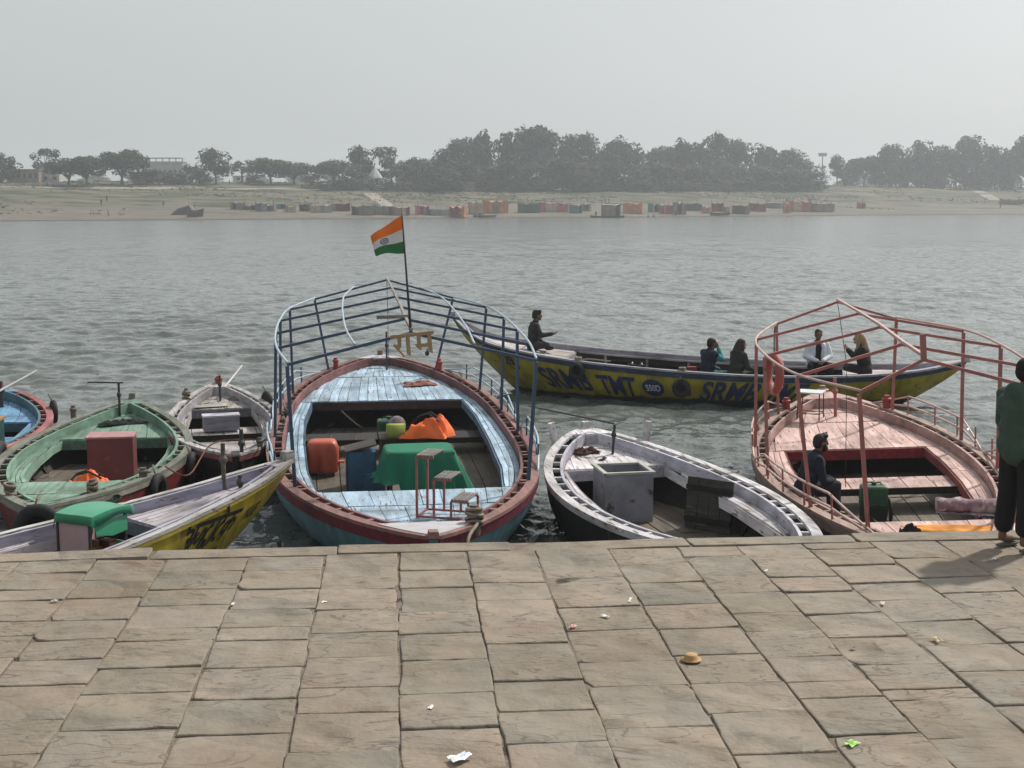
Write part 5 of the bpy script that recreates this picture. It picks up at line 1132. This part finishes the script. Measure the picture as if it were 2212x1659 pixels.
PROT={}
for kd in ('umbrella','tall','sparse','round'):
    PROT[kd]=[make_tree(10*i+len(kd),kd,12.,12.) for i in range(1,5)]
TREEN=[0]
def tree(px,py_base,half,top,kind,label,group,dist=None,nm='tree'):
    p=hit(px,py_base) if dist is None else fars(px,dist)
    D=p.y; w=2*half*D/2850*1.0; 
    r=ray(px,top); zt=CAM_H+r[2]*D/r[1]; h=max(2.5,zt-p.z); i=TREEN[0]; TREEN[0]+=1
    cr,tr=PROT[kind][i%4]; o=thing(nm,label,'tree' if h>4 else 'bush',p,hsh(i)*6.28,group); o.scale=(w/11.5,w/11.5,h/11.6)
    link('crown',cr,o); link('trunk',tr,o)
ORD=['first','second','third','fourth','fifth','sixth','seventh','eighth','ninth','tenth','eleventh','twelfth','thirteenth','fourteenth','fifteenth','sixteenth','seventeenth','eighteenth','nineteenth','twentieth']+['%d%s'%(k,{1:'st',2:'nd',3:'rd'}.get(k%10,'th')) for k in range(21,60)]
LT='trees on the left of the far bank'
for a in [(2,395,34,328,'round','round dark tree cut off by the left edge on the far bank'),(100,392,30,322,'sparse','pale feathery tree above the brick building at far left'),(150,401,48,342,'umbrella','flat-topped tree with low crown, left of the forked umbrella tree'),(188,402,42,335,'umbrella','umbrella-shaped tree with forked trunk at far left'),(264,400,52,320,'umbrella','broad dome-shaped tree left of the unfinished building'),
  (466,398,40,325,'tall','tall round-headed tree right of the unfinished building'),(415,396,26,352,'round','small hazy tree behind the unfinished building'),(523,396,30,345,'sparse','thin bare-branched tree by the white kiosk'),(585,399,42,338,'umbrella','domed tree right of the white kiosk'),(636,399,42,346,'umbrella','lower domed tree at the end of the left tree line'),
  (330,398,34,364,'round','bush below the unfinished building, left end'),(376,399,30,368,'round','bush below the unfinished building, middle'),(432,399,24,372,'round','bush below the unfinished building, right end'),(300,400,20,372,'round','bush under the broad dome-shaped tree'),(675,400,22,376,'round','low bush in the gap before the pavilion trees'),(550,399,20,376,'round','low bush under the domed tree by the kiosk')]: tree(*a,LT)
MG='trees around the white pavilion'
for a in [(722,404,40,342,'umbrella','leftmost tree of the pavilion group'),(783,404,34,320,'tall','pointed tree left of the pavilion'),(846,404,36,320,'sparse','tall open-crowned tree behind the pavilion'),(755,407,44,360,'round','dark rounded tree left of the pavilion'),(865,406,42,352,'round','rounded tree between the pavilion and the cream house'),(905,404,34,336,'umbrella','hazy tree rising behind the cream house'),(815,406,28,362,'round','small dark tree just behind the pavilion'),(930,408,36,348,'round','tree right of the cream house')]: tree(*a,MG)
CG='trees of the central grove'
back=[(958,44,328),(989,34,298),(1020,38,304),(1046,36,293),(1095,44,284),(1135,44,282),(1171,44,281),(1200,36,292),(1232,36,298),(1268,36,294),(1300,36,312),(1328,40,305),(1358,40,314),(1411,46,318),(1440,40,322),(1472,36,310),(1508,40,306),(1538,38,294),(1582,42,307),(1622,40,306),(1655,42,324),(1708,44,327),(1738,36,340)]
for i,(x,hw_,tp) in enumerate(back): tree(x,404,hw_,tp,('tall','round','tall')[i%3],'tall tree in the back row of the central grove, %s crown from its left end'%ORD[i],CG)
front=[(950,356),(1000,346),(1055,352),(1105,340),(1160,348),(1215,342),(1265,350),(1310,346),(1365,356),(1420,350),(1475,354),(1530,348),(1585,352),(1640,360),(1690,362),(1735,364)]
for i,(x,tp) in enumerate(front): tree(x,411,46,tp,'round','leafy tree in the front row of the central grove, %s crown from its left end'%ORD[i],CG)
RG='hazy trees at the right of the far bank'
for a in [(1808,396,26,340,'tall','upright tree right of the mast'),(1866,394,36,334,'umbrella','wide domed tree right of the mast'),(1840,392,26,346,'round','small hazy tree behind the wide domed tree')]: tree(*a,RG)
for i,(x,hw_,tp) in enumerate([(1923,34,318),(1960,38,320),(1990,38,311),(2035,40,311),(2086,46,302),(2120,38,309),(2150,36,324),(2188,38,310),(2215,38,302),(1900,28,340),(1945,30,346),(2010,36,342),(2065,36,340),(2110,34,345),(2165,36,344)]): tree(x,391,hw_,tp,('tall','round')[i%2],'distant hazy tree at far right, %s of that line'%ORD[i],RG)
tree(1955,392,18,362,'round','lone bush on the slope at the right of the far bank',RG)
for i in range(11): tree(700+i*31+hsh(i)*12,412,18,394+hsh(i,2)*5,'round','low scrub bush at the foot of the grove, %s from the left'%ORD[i],'scrub bushes at the foot of the grove',nm='scrub_bush')
for i in range(17): tree(1060+i*42+hsh(i)*14,413,24,388+hsh(i,3)*8,'round','scrub bush along the grove edge, %s from the left'%ORD[i],'scrub bushes along the grove edge',nm='scrub_bush')
for i in range(26):
    tree(10+i*86+hsh(i,9)*40,396,30+hsh(i,4)*14,366+hsh(i,5)*12,'round','faint tree on the distant skyline behind the bank, %s from the left'%ORD[i],'faint distant skyline trees',dist=720+hsh(i,6)*120)
# ---- buildings
def world_w(px0,px1,D): return (px1-px0)*D/2850
def building(name,label,px0,px1,py0,py1,D,wall,roof,wins,floors=1,depth=8,extra=None,cat='building'):
    xm=(px0+px1)/2; r=ray(xm,py1); D=hit(xm,py1).y; p=Vector((r[0]*D/r[1],D,0)); zb=CAM_H+r[2]*D/r[1]; zt=CAM_H+ray(xm,py0)[2]*D/ray(xm,py0)[1]; gz=tz(p.x,D); w=world_w(px0,px1,D); h=zt-min(zb,gz)
    o=thing(name,label,cat,(p.x,D+depth/2,min(zb,gz)),0); mw=mat('bwall_%.2f_%.2f'%(wall[0],wall[2]),wall,.9,.15,.6,wear=tuple(c*.6 for c in wall),wamt=.3,wscale=.8,bump=0); wm=mat('dark_window',(.02,.022,.025),.4)
    MB().box((0,0,h/2-1),(w,depth,h+2)).build('wall',mw,o); MB().box((0,0,h+.12),(w+.6,depth+.6,.25)).build('roof',mat('roof_%.2f'%roof[0],roof,.9,.15,1),o)
    for k in range(wins):
        for f in range(floors):
            x=-w/2+w*(k+.5)/wins; z=h*(f+.55)/floors; wd=MB().box((x,-depth/2-.03,z),(min(1.3,w/wins*.5),.08,min(1.4,h/floors*.45))).build('window',wm,o); MB().box((x,-depth/2-.08,z-min(1.4,h/floors*.45)/2-.06),(min(1.5,w/wins*.6),.18,.08)).build('sill',mw,wd)
    return o,w,h
building('brick_house','long low brick building at the far left of the opposite bank',24,84,367,394,420,(.22,.17,.14),(.25,.2,.17),5)
building('concrete_house','pale concrete block beside the brick building at far left',88,128,363,393,425,(.38,.37,.35),(.3,.3,.29),2,2)
building('small_shed','low shed against the left edge on the far bank',-4,8,384,394,415,(.35,.33,.3),(.25,.24,.23),1)
b0,w0,h0=building('unfinished_building','long unfinished building with open upper floor above the trees',309,394,350,372,470,(.26,.25,.24),(.30,.29,.28),8)
for k in range(7): MB().box((-w0/2+w0*k/6,-3.5,h0+.9),(.35,.35,1.6)).build('column',MATS['bwall_0.26_0.24'],b0)
MB().box((-1,0,h0+1.75),(w0+.8,8.4,.22)).build('upper_roof',MATS['roof_0.30'],b0)
building('kiosk','small white kiosk below the bare-branched tree',503,527,381,393,412,(.50,.51,.50),(.40,.41,.42),1,depth=3)
building('cream_house','cream two-storey house among trees right of the pavilion',878,914,347,392,455,(.40,.35,.28),(.36,.32,.27),2,2)
building('long_shed','low shed with pale roof at the right of the grove',1608,1680,377,396,436,(.10,.10,.09),(.42,.44,.45),6,depth=5)
building('boundary_wall','low grey wall running below the cream house',857,1025,394,408,446,(.19,.18,.16),(.24,.23,.21),0,depth=.6,cat='wall')
pv=hit(810,408); o=thing('pavilion','small white pavilion with pointed roof on the far bank','pavilion',pv,0); M_PAV=mat('pavilion_white',(.40,.41,.40),.8,.15,1)
MB().box((0,0,.5),(6.4,5,1.6)).build('base',M_PAV,o); MB().box((0,0,3.35),(6.6,5.2,.3)).build('roof_slab',M_PAV,o); MB().lathe([(2.6,3.5),(2.3,4.0),(1.1,5.6),(.08,6.8)],8).build('pointed_roof',M_PAV,o)
for x in (-3,-1.5,0,1.5,3):
    for y in (-2.3,2.3): MB().box((x,y,2.2),(.35,.35,2.2)).build('column',M_PAV,o)
mp_=fars(1774,640); o=thing('mast','tall floodlight mast on the skyline right of the grove','mast',mp_,0); M_MAST=mat('mast_grey',(.28,.28,.28),.6)
hm_=CAM_H+ray(1774,334)[2]*640/ray(1774,334)[1]-mp_.z; MB().tube([(0,0,-1),(0,0,hm_)],[.45,.25],8).build('pole',M_MAST,o); MB().box((0,0,hm_),(4.,.5,1.6)).build('lamp_frame',M_MAST,o)
for k in range(3): MB().box((-1.2+1.2*k,-.35,hm_),(.8,.3,.9)).build('lamp',M_MAST,o)
# ---- shelters along the sand
M_POLE=mat('bamboo',(.16,.13,.09),.9)
OLV=(.13,.13,.09);BRN=(.20,.15,.12);TAN=(.32,.27,.18);GRY=(.20,.20,.20)
def shelter(px0,px1,pyb,pyt,col,label,seed,roof=None,openf=False):
    rr=random.Random(seed); xm=(px0+px1)/2; p=hit(xm,pyb+rr.uniform(-2.5,1.)); D=p.y; w=max(1.6,world_w(px0,px1,D)); h=max(1.1,(pyb-pyt)*D/2850); dp=min(3.2,max(1.8,w*.5))
    o=thing('cloth_shelter',label,'shelter',p,rr.uniform(-.5,.5)+.2,'cloth shelters along the far sandbank')
    m=mat('tent_%.2f_%.2f_%.2f'%col,col,.95,.25,.8,wear=tuple(c*.55 for c in col),wamt=.4,wscale=1.1,bump=0); m2=m if roof is None else mat('tent_%.2f_%.2f_%.2f'%roof,roof,.95,.25,.8,bump=0)
    n=max(4,int(w/1.2)); tops=[h*(rr.uniform(.80,1.0) if i%2 else rr.uniform(.92,1.08)) for i in range(n+1)]; pal=[m,m,mat('tent_%.2f_%.2f_%.2f'%TAN,TAN,.95,.25,.8,bump=0),mat('tent_%.2f_%.2f_%.2f'%GRY,GRY,.95,.25,.8,bump=0),mat('tent_%.2f_%.2f_%.2f'%BRN,BRN,.95,.25,.8,bump=0),m2]
    def wallm(y,nm,mm,z0=.02,drop=0):
        vs=[];fs=[]
        for i in range(n+1):
            x=-w/2+w*i/n; off=.12*math.sin(i*2.1+seed)
            for k in range(4): f=k/3; vs.append((x,y+off*(1-f)*.8,z0+(tops[i]-drop-z0)*f))
        i=0
        while i<n:
            e=min(n,i+rr.randint(1,3)); q=[(a_,b_+.0,c_) for a_,b_,c_ in vs[i*4:(e+1)*4]]; f2=[]
            for j in range(e-i):
                for k in range(3): a=j*4+k; f2.append((a,a+4,a+5,a+1))
            if not (nm=='front_cloth' and rr.random()<.22): MB().add(q,f2).build(nm,rr.choice(pal) if nm=='front_cloth' else mm,o,True)
            i=e
    if not openf: wallm(-dp/2,'front_cloth',m)
    wallm(dp/2,'back_cloth',m,drop=-.1)
    vs=[];fs=[]
    for i in range(n+1):
        x=-w/2+w*i/n
        for k in range(4): f=k/3; vs.append((x,-dp/2+dp*f,tops[i]+.02+.10*f-.14*math.sin(math.pi*f)))
    for i in range(n):
        for k in range(3): a=i*4+k; fs.append((a,a+4,a+5,a+1))
    MB().add(vs,fs).build('roof_cloth',m2,o,True)
    for s in (-1,1): MB().add([(s*w/2,-dp/2,.02),(s*w/2,dp/2,.02),(s*w/2,dp/2,tops[0 if s<0 else n]+.08),(s*w/2,-dp/2,tops[0 if s<0 else n])],[(0,1,2,3)]).build('side_cloth',m,o)
    for i in range(0,n+1,2):
        for y in (-dp/2-.06,dp/2+.06): MB().tube([(-w/2+w*i/n,y,-.3),(-w/2+w*i/n+rr.uniform(-.1,.1),y,tops[i]+rr.uniform(.1,1.6))],.04,5).build('pole',M_POLE,o)
OLV=(.13,.13,.09);BRN=(.20,.15,.12);SLT=(.09,.12,.15);TEAL=(.04,.16,.16);TAN=(.32,.27,.18);DGR=(.05,.085,.06);RED=(.36,.09,.07);ORG=(.42,.17,.07);PNK=(.48,.14,.22);NAV=(.06,.08,.15);GRY=(.20,.20,.20)
TN={OLV:'olive',BRN:'brown',SLT:'slate blue',TEAL:'teal',TAN:'tan',DGR:'dark green',RED:'red',ORG:'orange',PNK:'pink',NAV:'navy',GRY:'grey'}
TL=[(500,528,455,441,BRN),(530,549,453,446,OLV),(552,576,458,441,SLT),(577,595,458,445,OLV),(593,615,451,442,TEAL),(618,636,459,446,TAN),(649,672,458,443,DGR),(674,714,461,445,TAN),(717,757,457,441,RED),(760,808,465,446,OLV),(809,848,465,447,SLT),(850,883,466,448,RED),(899,925,465,447,PNK),(926,970,467,455,NAV),(973,1006,468,446,ORG),(1013,1043,464,438,TAN),(1046,1095,461,436,ORG),(1121,1164,461,441,DGR),(1168,1225,458,439,RED),(1232,1255,460,443,TEAL),(1256,1274,458,443,TAN),(1347,1387,460,438,ORG),(1402,1424,458,441,TEAL),(1426,1451,462,443,RED),(1455,1480,465,440,GRY),(1466,1516,455,440,DGR),(1518,1536,461,448,ORG),(1537,1562,459,440,RED),(1562,1576,459,447,PNK),(1582,1617,463,444,OLV),(1618,1654,459,441,ORG),(1656,1693,452,441,SLT),(1694,1706,461,440,ORG),(1706,1748,458,437,RED),(1750,1800,458,441,BRN),(1853,1868,452,441,RED)]
for i,(a,b_,yb,yt,c) in enumerate(TL): shelter(a,b_,yb,yt,c,'%s cloth shelter on the far sand, %s shelter from the left'%(TN[c],ORD[i]),i+1,roof=(TAN if i%4==3 else None))
shelter(1300,1338,469,441,(.03,.03,.032),'black hut with pale roof standing at the far waterline',77,roof=(.45,.45,.45))
for i,(x,yb,yt) in enumerate([(1301,455,420),(1340,460,425),(1742,458,412),(1752,455,438),(520,458,440),(612,460,440),(1013,462,437),(1425,455,425),(1410,455,430),(1000,460,440)]):
    p=hit(x,yb); h=(yb-yt)*p.y/2850; o=MB().tube([(0,0,-.4),(.15,0,h)],[.06,.035],6).build('bamboo_pole',M_POLE,None,False,p); tag(o,'thin bamboo pole among the far shelters, %s from the left of the poles'%ORD[[520,612,1000,1013,1301,1340,1410,1425,1742,1752].index(x)],'pole','bamboo poles on the far sand')
# small boats on and off the far sand
def farboat(px,py,L,label,rz,col,tilt=0.,h=.8):
    p=hit(px,py); o=thing('beached_boat',label,'boat',p+Vector((0,0,.1)),rz); mb=MB(); rings=[]
    for i in range(13):
        t=i/12; b_=.15*L*(1-abs(2*t-1)**2.2)+.05; z=h*(1+.5*abs(2*t-1)**3); rings.append([(t*L-L/2,b_,z),(t*L-L/2,b_*.7,.1),(t*L-L/2,0,0),(t*L-L/2,-b_*.7,.1),(t*L-L/2,-b_,z)])
    mb.loft(rings,closed=False).build('hull',mat('farhull_%.2f'%col[0],col,.8,.2,1,bump=0),o,True); o.rotation_euler=(tilt,0,rz)
    MB().box((0,0,h*.8),(.3,.27*L,.06)).build('thwart',M_POLE,o)
farboat(421,469,6.5,'brown wooden boat beached on the left sand',1.2,(.11,.085,.07),.2,1.3); farboat(2190,442,11,'long brown boat beached at the right edge of the sand',.1,(.16,.11,.09),.1,1.5); farboat(1312,472,9,'thin dark boat lying at the far waterline',.05,(.05,.045,.04),0,.5); farboat(1047,470,6,'small flat boat at the far waterline below the shelters',.1,(.2,.18,.15),0,.4); farboat(1555,466,6,'small dark boat on the sand below the red shelters',.3,(.08,.06,.05),0,.6)
p=hit(398,464); o=thing('tarp_lean_to','dark tarpaulin lean-to with a white oar beside the beached boat','tarpaulin',p,.2); MB().add([(-3.2,-1,0),(2.2,-1,0),(1.2,0,2.2),(-1.4,0,1.5),(2.5,1,0),(-3,1,0)],[(0,1,2,3),(3,2,4,5),(1,4,2),(0,3,5)]).build('tarpaulin',mat('dark_tarp',(.05,.05,.048),.8),o); MB().tube([(.6,-.6,2.8),(3.4,-.9,.4)],.12,6).build('oar',mat('white_oar',(.6,.6,.58),.6),o)
for i,(x,y) in enumerate([(205,466),(235,467),(262,467)]):
    p=hit(x,y); o=thing('driftwood_frame','broken wooden frame on the left sand, %s of three from the left'%ORD[i],'wreckage',p,hsh(i)*2,'broken wooden frames on the left sand')
    for k in range(4): MB().tube([(-1+k*.7,0,0),(-1+k*.7+hsh(i,k)-.5,.2,.5+hsh(i,k,1))],.06,5).build('stake',M_POLE,o)
    MB().tube([(-1.3,0,.5),(1.6,.1,.4)],.07,5).build('rail',M_POLE,o)
# ---- tiny people on the far bank
def tiny_proto(seed,pose):
    rr=random.Random(seed); mb=MB(); s=.16 if pose=='walk' else .07
    mb.caps((0,0,.85),(0,.02,1.30),.14,.17,8); mb.caps((0,.02,1.38),(0,.03,1.5),.06,.06,6); mb.ell((0,.04,1.58),(.085,.10,.12),10,8)
    for k in (-1,1): mb.caps((k*.09,0,.85),(k*.10,k*s*.6,.45),.085,.065,7); mb.caps((k*.10,k*s*.6,.45),(k*.10,k*s*1.4,.06),.06,.045,7); mb.caps((k*.10,k*s*1.4,.04),(k*.10,k*s*1.4+.14,.03),.04,.03,6); mb.caps((k*.2,0,1.32),(k*.26,-k*s,1.06),.055,.045,6); mb.caps((k*.26,-k*s,1.06),(k*.24,-k*s+.12,.84),.04,.035,6)
    if pose=='crouch':
        mb=MB(); mb.caps((0,-.1,.3),(0,.05,.72),.16,.17,8); mb.ell((0,.12,.95),(.085,.10,.12),10,8)
        for k in (-1,1): mb.caps((k*.1,-.1,.28),(k*.16,.25,.5),.09,.07,7); mb.caps((k*.16,.25,.5),(k*.14,.1,.05),.06,.05,7); mb.caps((k*.2,.05,.7),(k*.2,.3,.5),.05,.045,6)
    return mb
tcol=[(.03,.03,.035),(.05,.035,.03),(.12,.10,.09),(.04,.05,.08)]
TP=[tiny_proto(i,ps).mesh('person',mat('tiny_cloth_%d'%i,tcol[i%4],.9)) for i,ps in enumerate(('stand','walk','stand','crouch','walk'))]
for m_ in TP: m_.polygons.foreach_set('use_smooth',[True]*len(m_.polygons))
FPL=[(219,445,1,'distant figure walking with a load on the left sand'),(231,436,0,'distant figure standing above the one with a load on the left sand'),(353,448,1,'lone distant walker left of the beached boat'),(408,453,0,'left one of two distant figures above the beached boat'),(421,452,2,'right one of two distant figures above the beached boat'),(652,409,0,'left distant figure on the grass above the shelters'),(669,408,2,'right distant figure on the grass above the shelters'),(103,402,3,'tiny dark figure by the track under the left trees'),(496,400,0,'tiny figure standing under the tree line near the kiosk'),(1037,474,0,'left one of two distant figures at the waterline below the tan shelter'),(1043,473,2,'right one of two distant figures at the waterline below the tan shelter'),(1287,470,0,'distant figure standing left of the black hut'),(1307,440,0,'left distant figure standing on top of the bank behind the black hut'),(1315,439,2,'right distant figure standing on top of the bank behind the black hut'),(1400,473,3,'left crouching figure at the far waterline'),(1411,472,3,'right crouching figure at the far waterline'),(1460,467,0,'distant figure in front of the grey shelter'),(1656,441,0,'left one of two distant figures behind the slate awning'),(1662,441,2,'right one of two distant figures behind the slate awning'),(1700,440,0,'distant figure behind the orange shelter at right'),(1712,440,2,'distant figure behind the red shelter at right'),(1748,440,0,'distant figure beside the tall pole at right'),(1863,438,2,'lone distant figure on the sand right of the shelters'),(2057,437,0,'lone dark figure on the right sand'),(2161,451,1,'distant figure walking below the right beached boat'),(2201,431,3,'distant figure sitting on the right beached boat')]
for i,(x,y,k,lb) in enumerate(FPL): o=link('person',TP[k],None,hit(x,y),hsh(i)*6.28); tag(o,lb,'person','people on the far bank'); 
# ---------------------------------------------------------------- haze over the river
hz=MB().box((150,520,19.0),(3000,1160,44.)).build('haze',None); hz['kind']='stuff'; hz['label']='pale winter haze over the river and far bank'; hz['category']='haze'
hm=bpy.data.materials.new('river_haze'); hm.use_nodes=True; nn=hm.node_tree.nodes; nn.remove(nn['Principled BSDF']); pv_=nn.new('ShaderNodeVolumePrincipled'); pv_.inputs['Color'].default_value=(.88,.94,1.0,1); pv_.inputs['Density'].default_value=.00052; pv_.inputs['Anisotropy'].default_value=.35
hm.node_tree.links.new(pv_.outputs[0],nn['Material Output'].inputs['Volume']); hz.data.materials.append(hm)
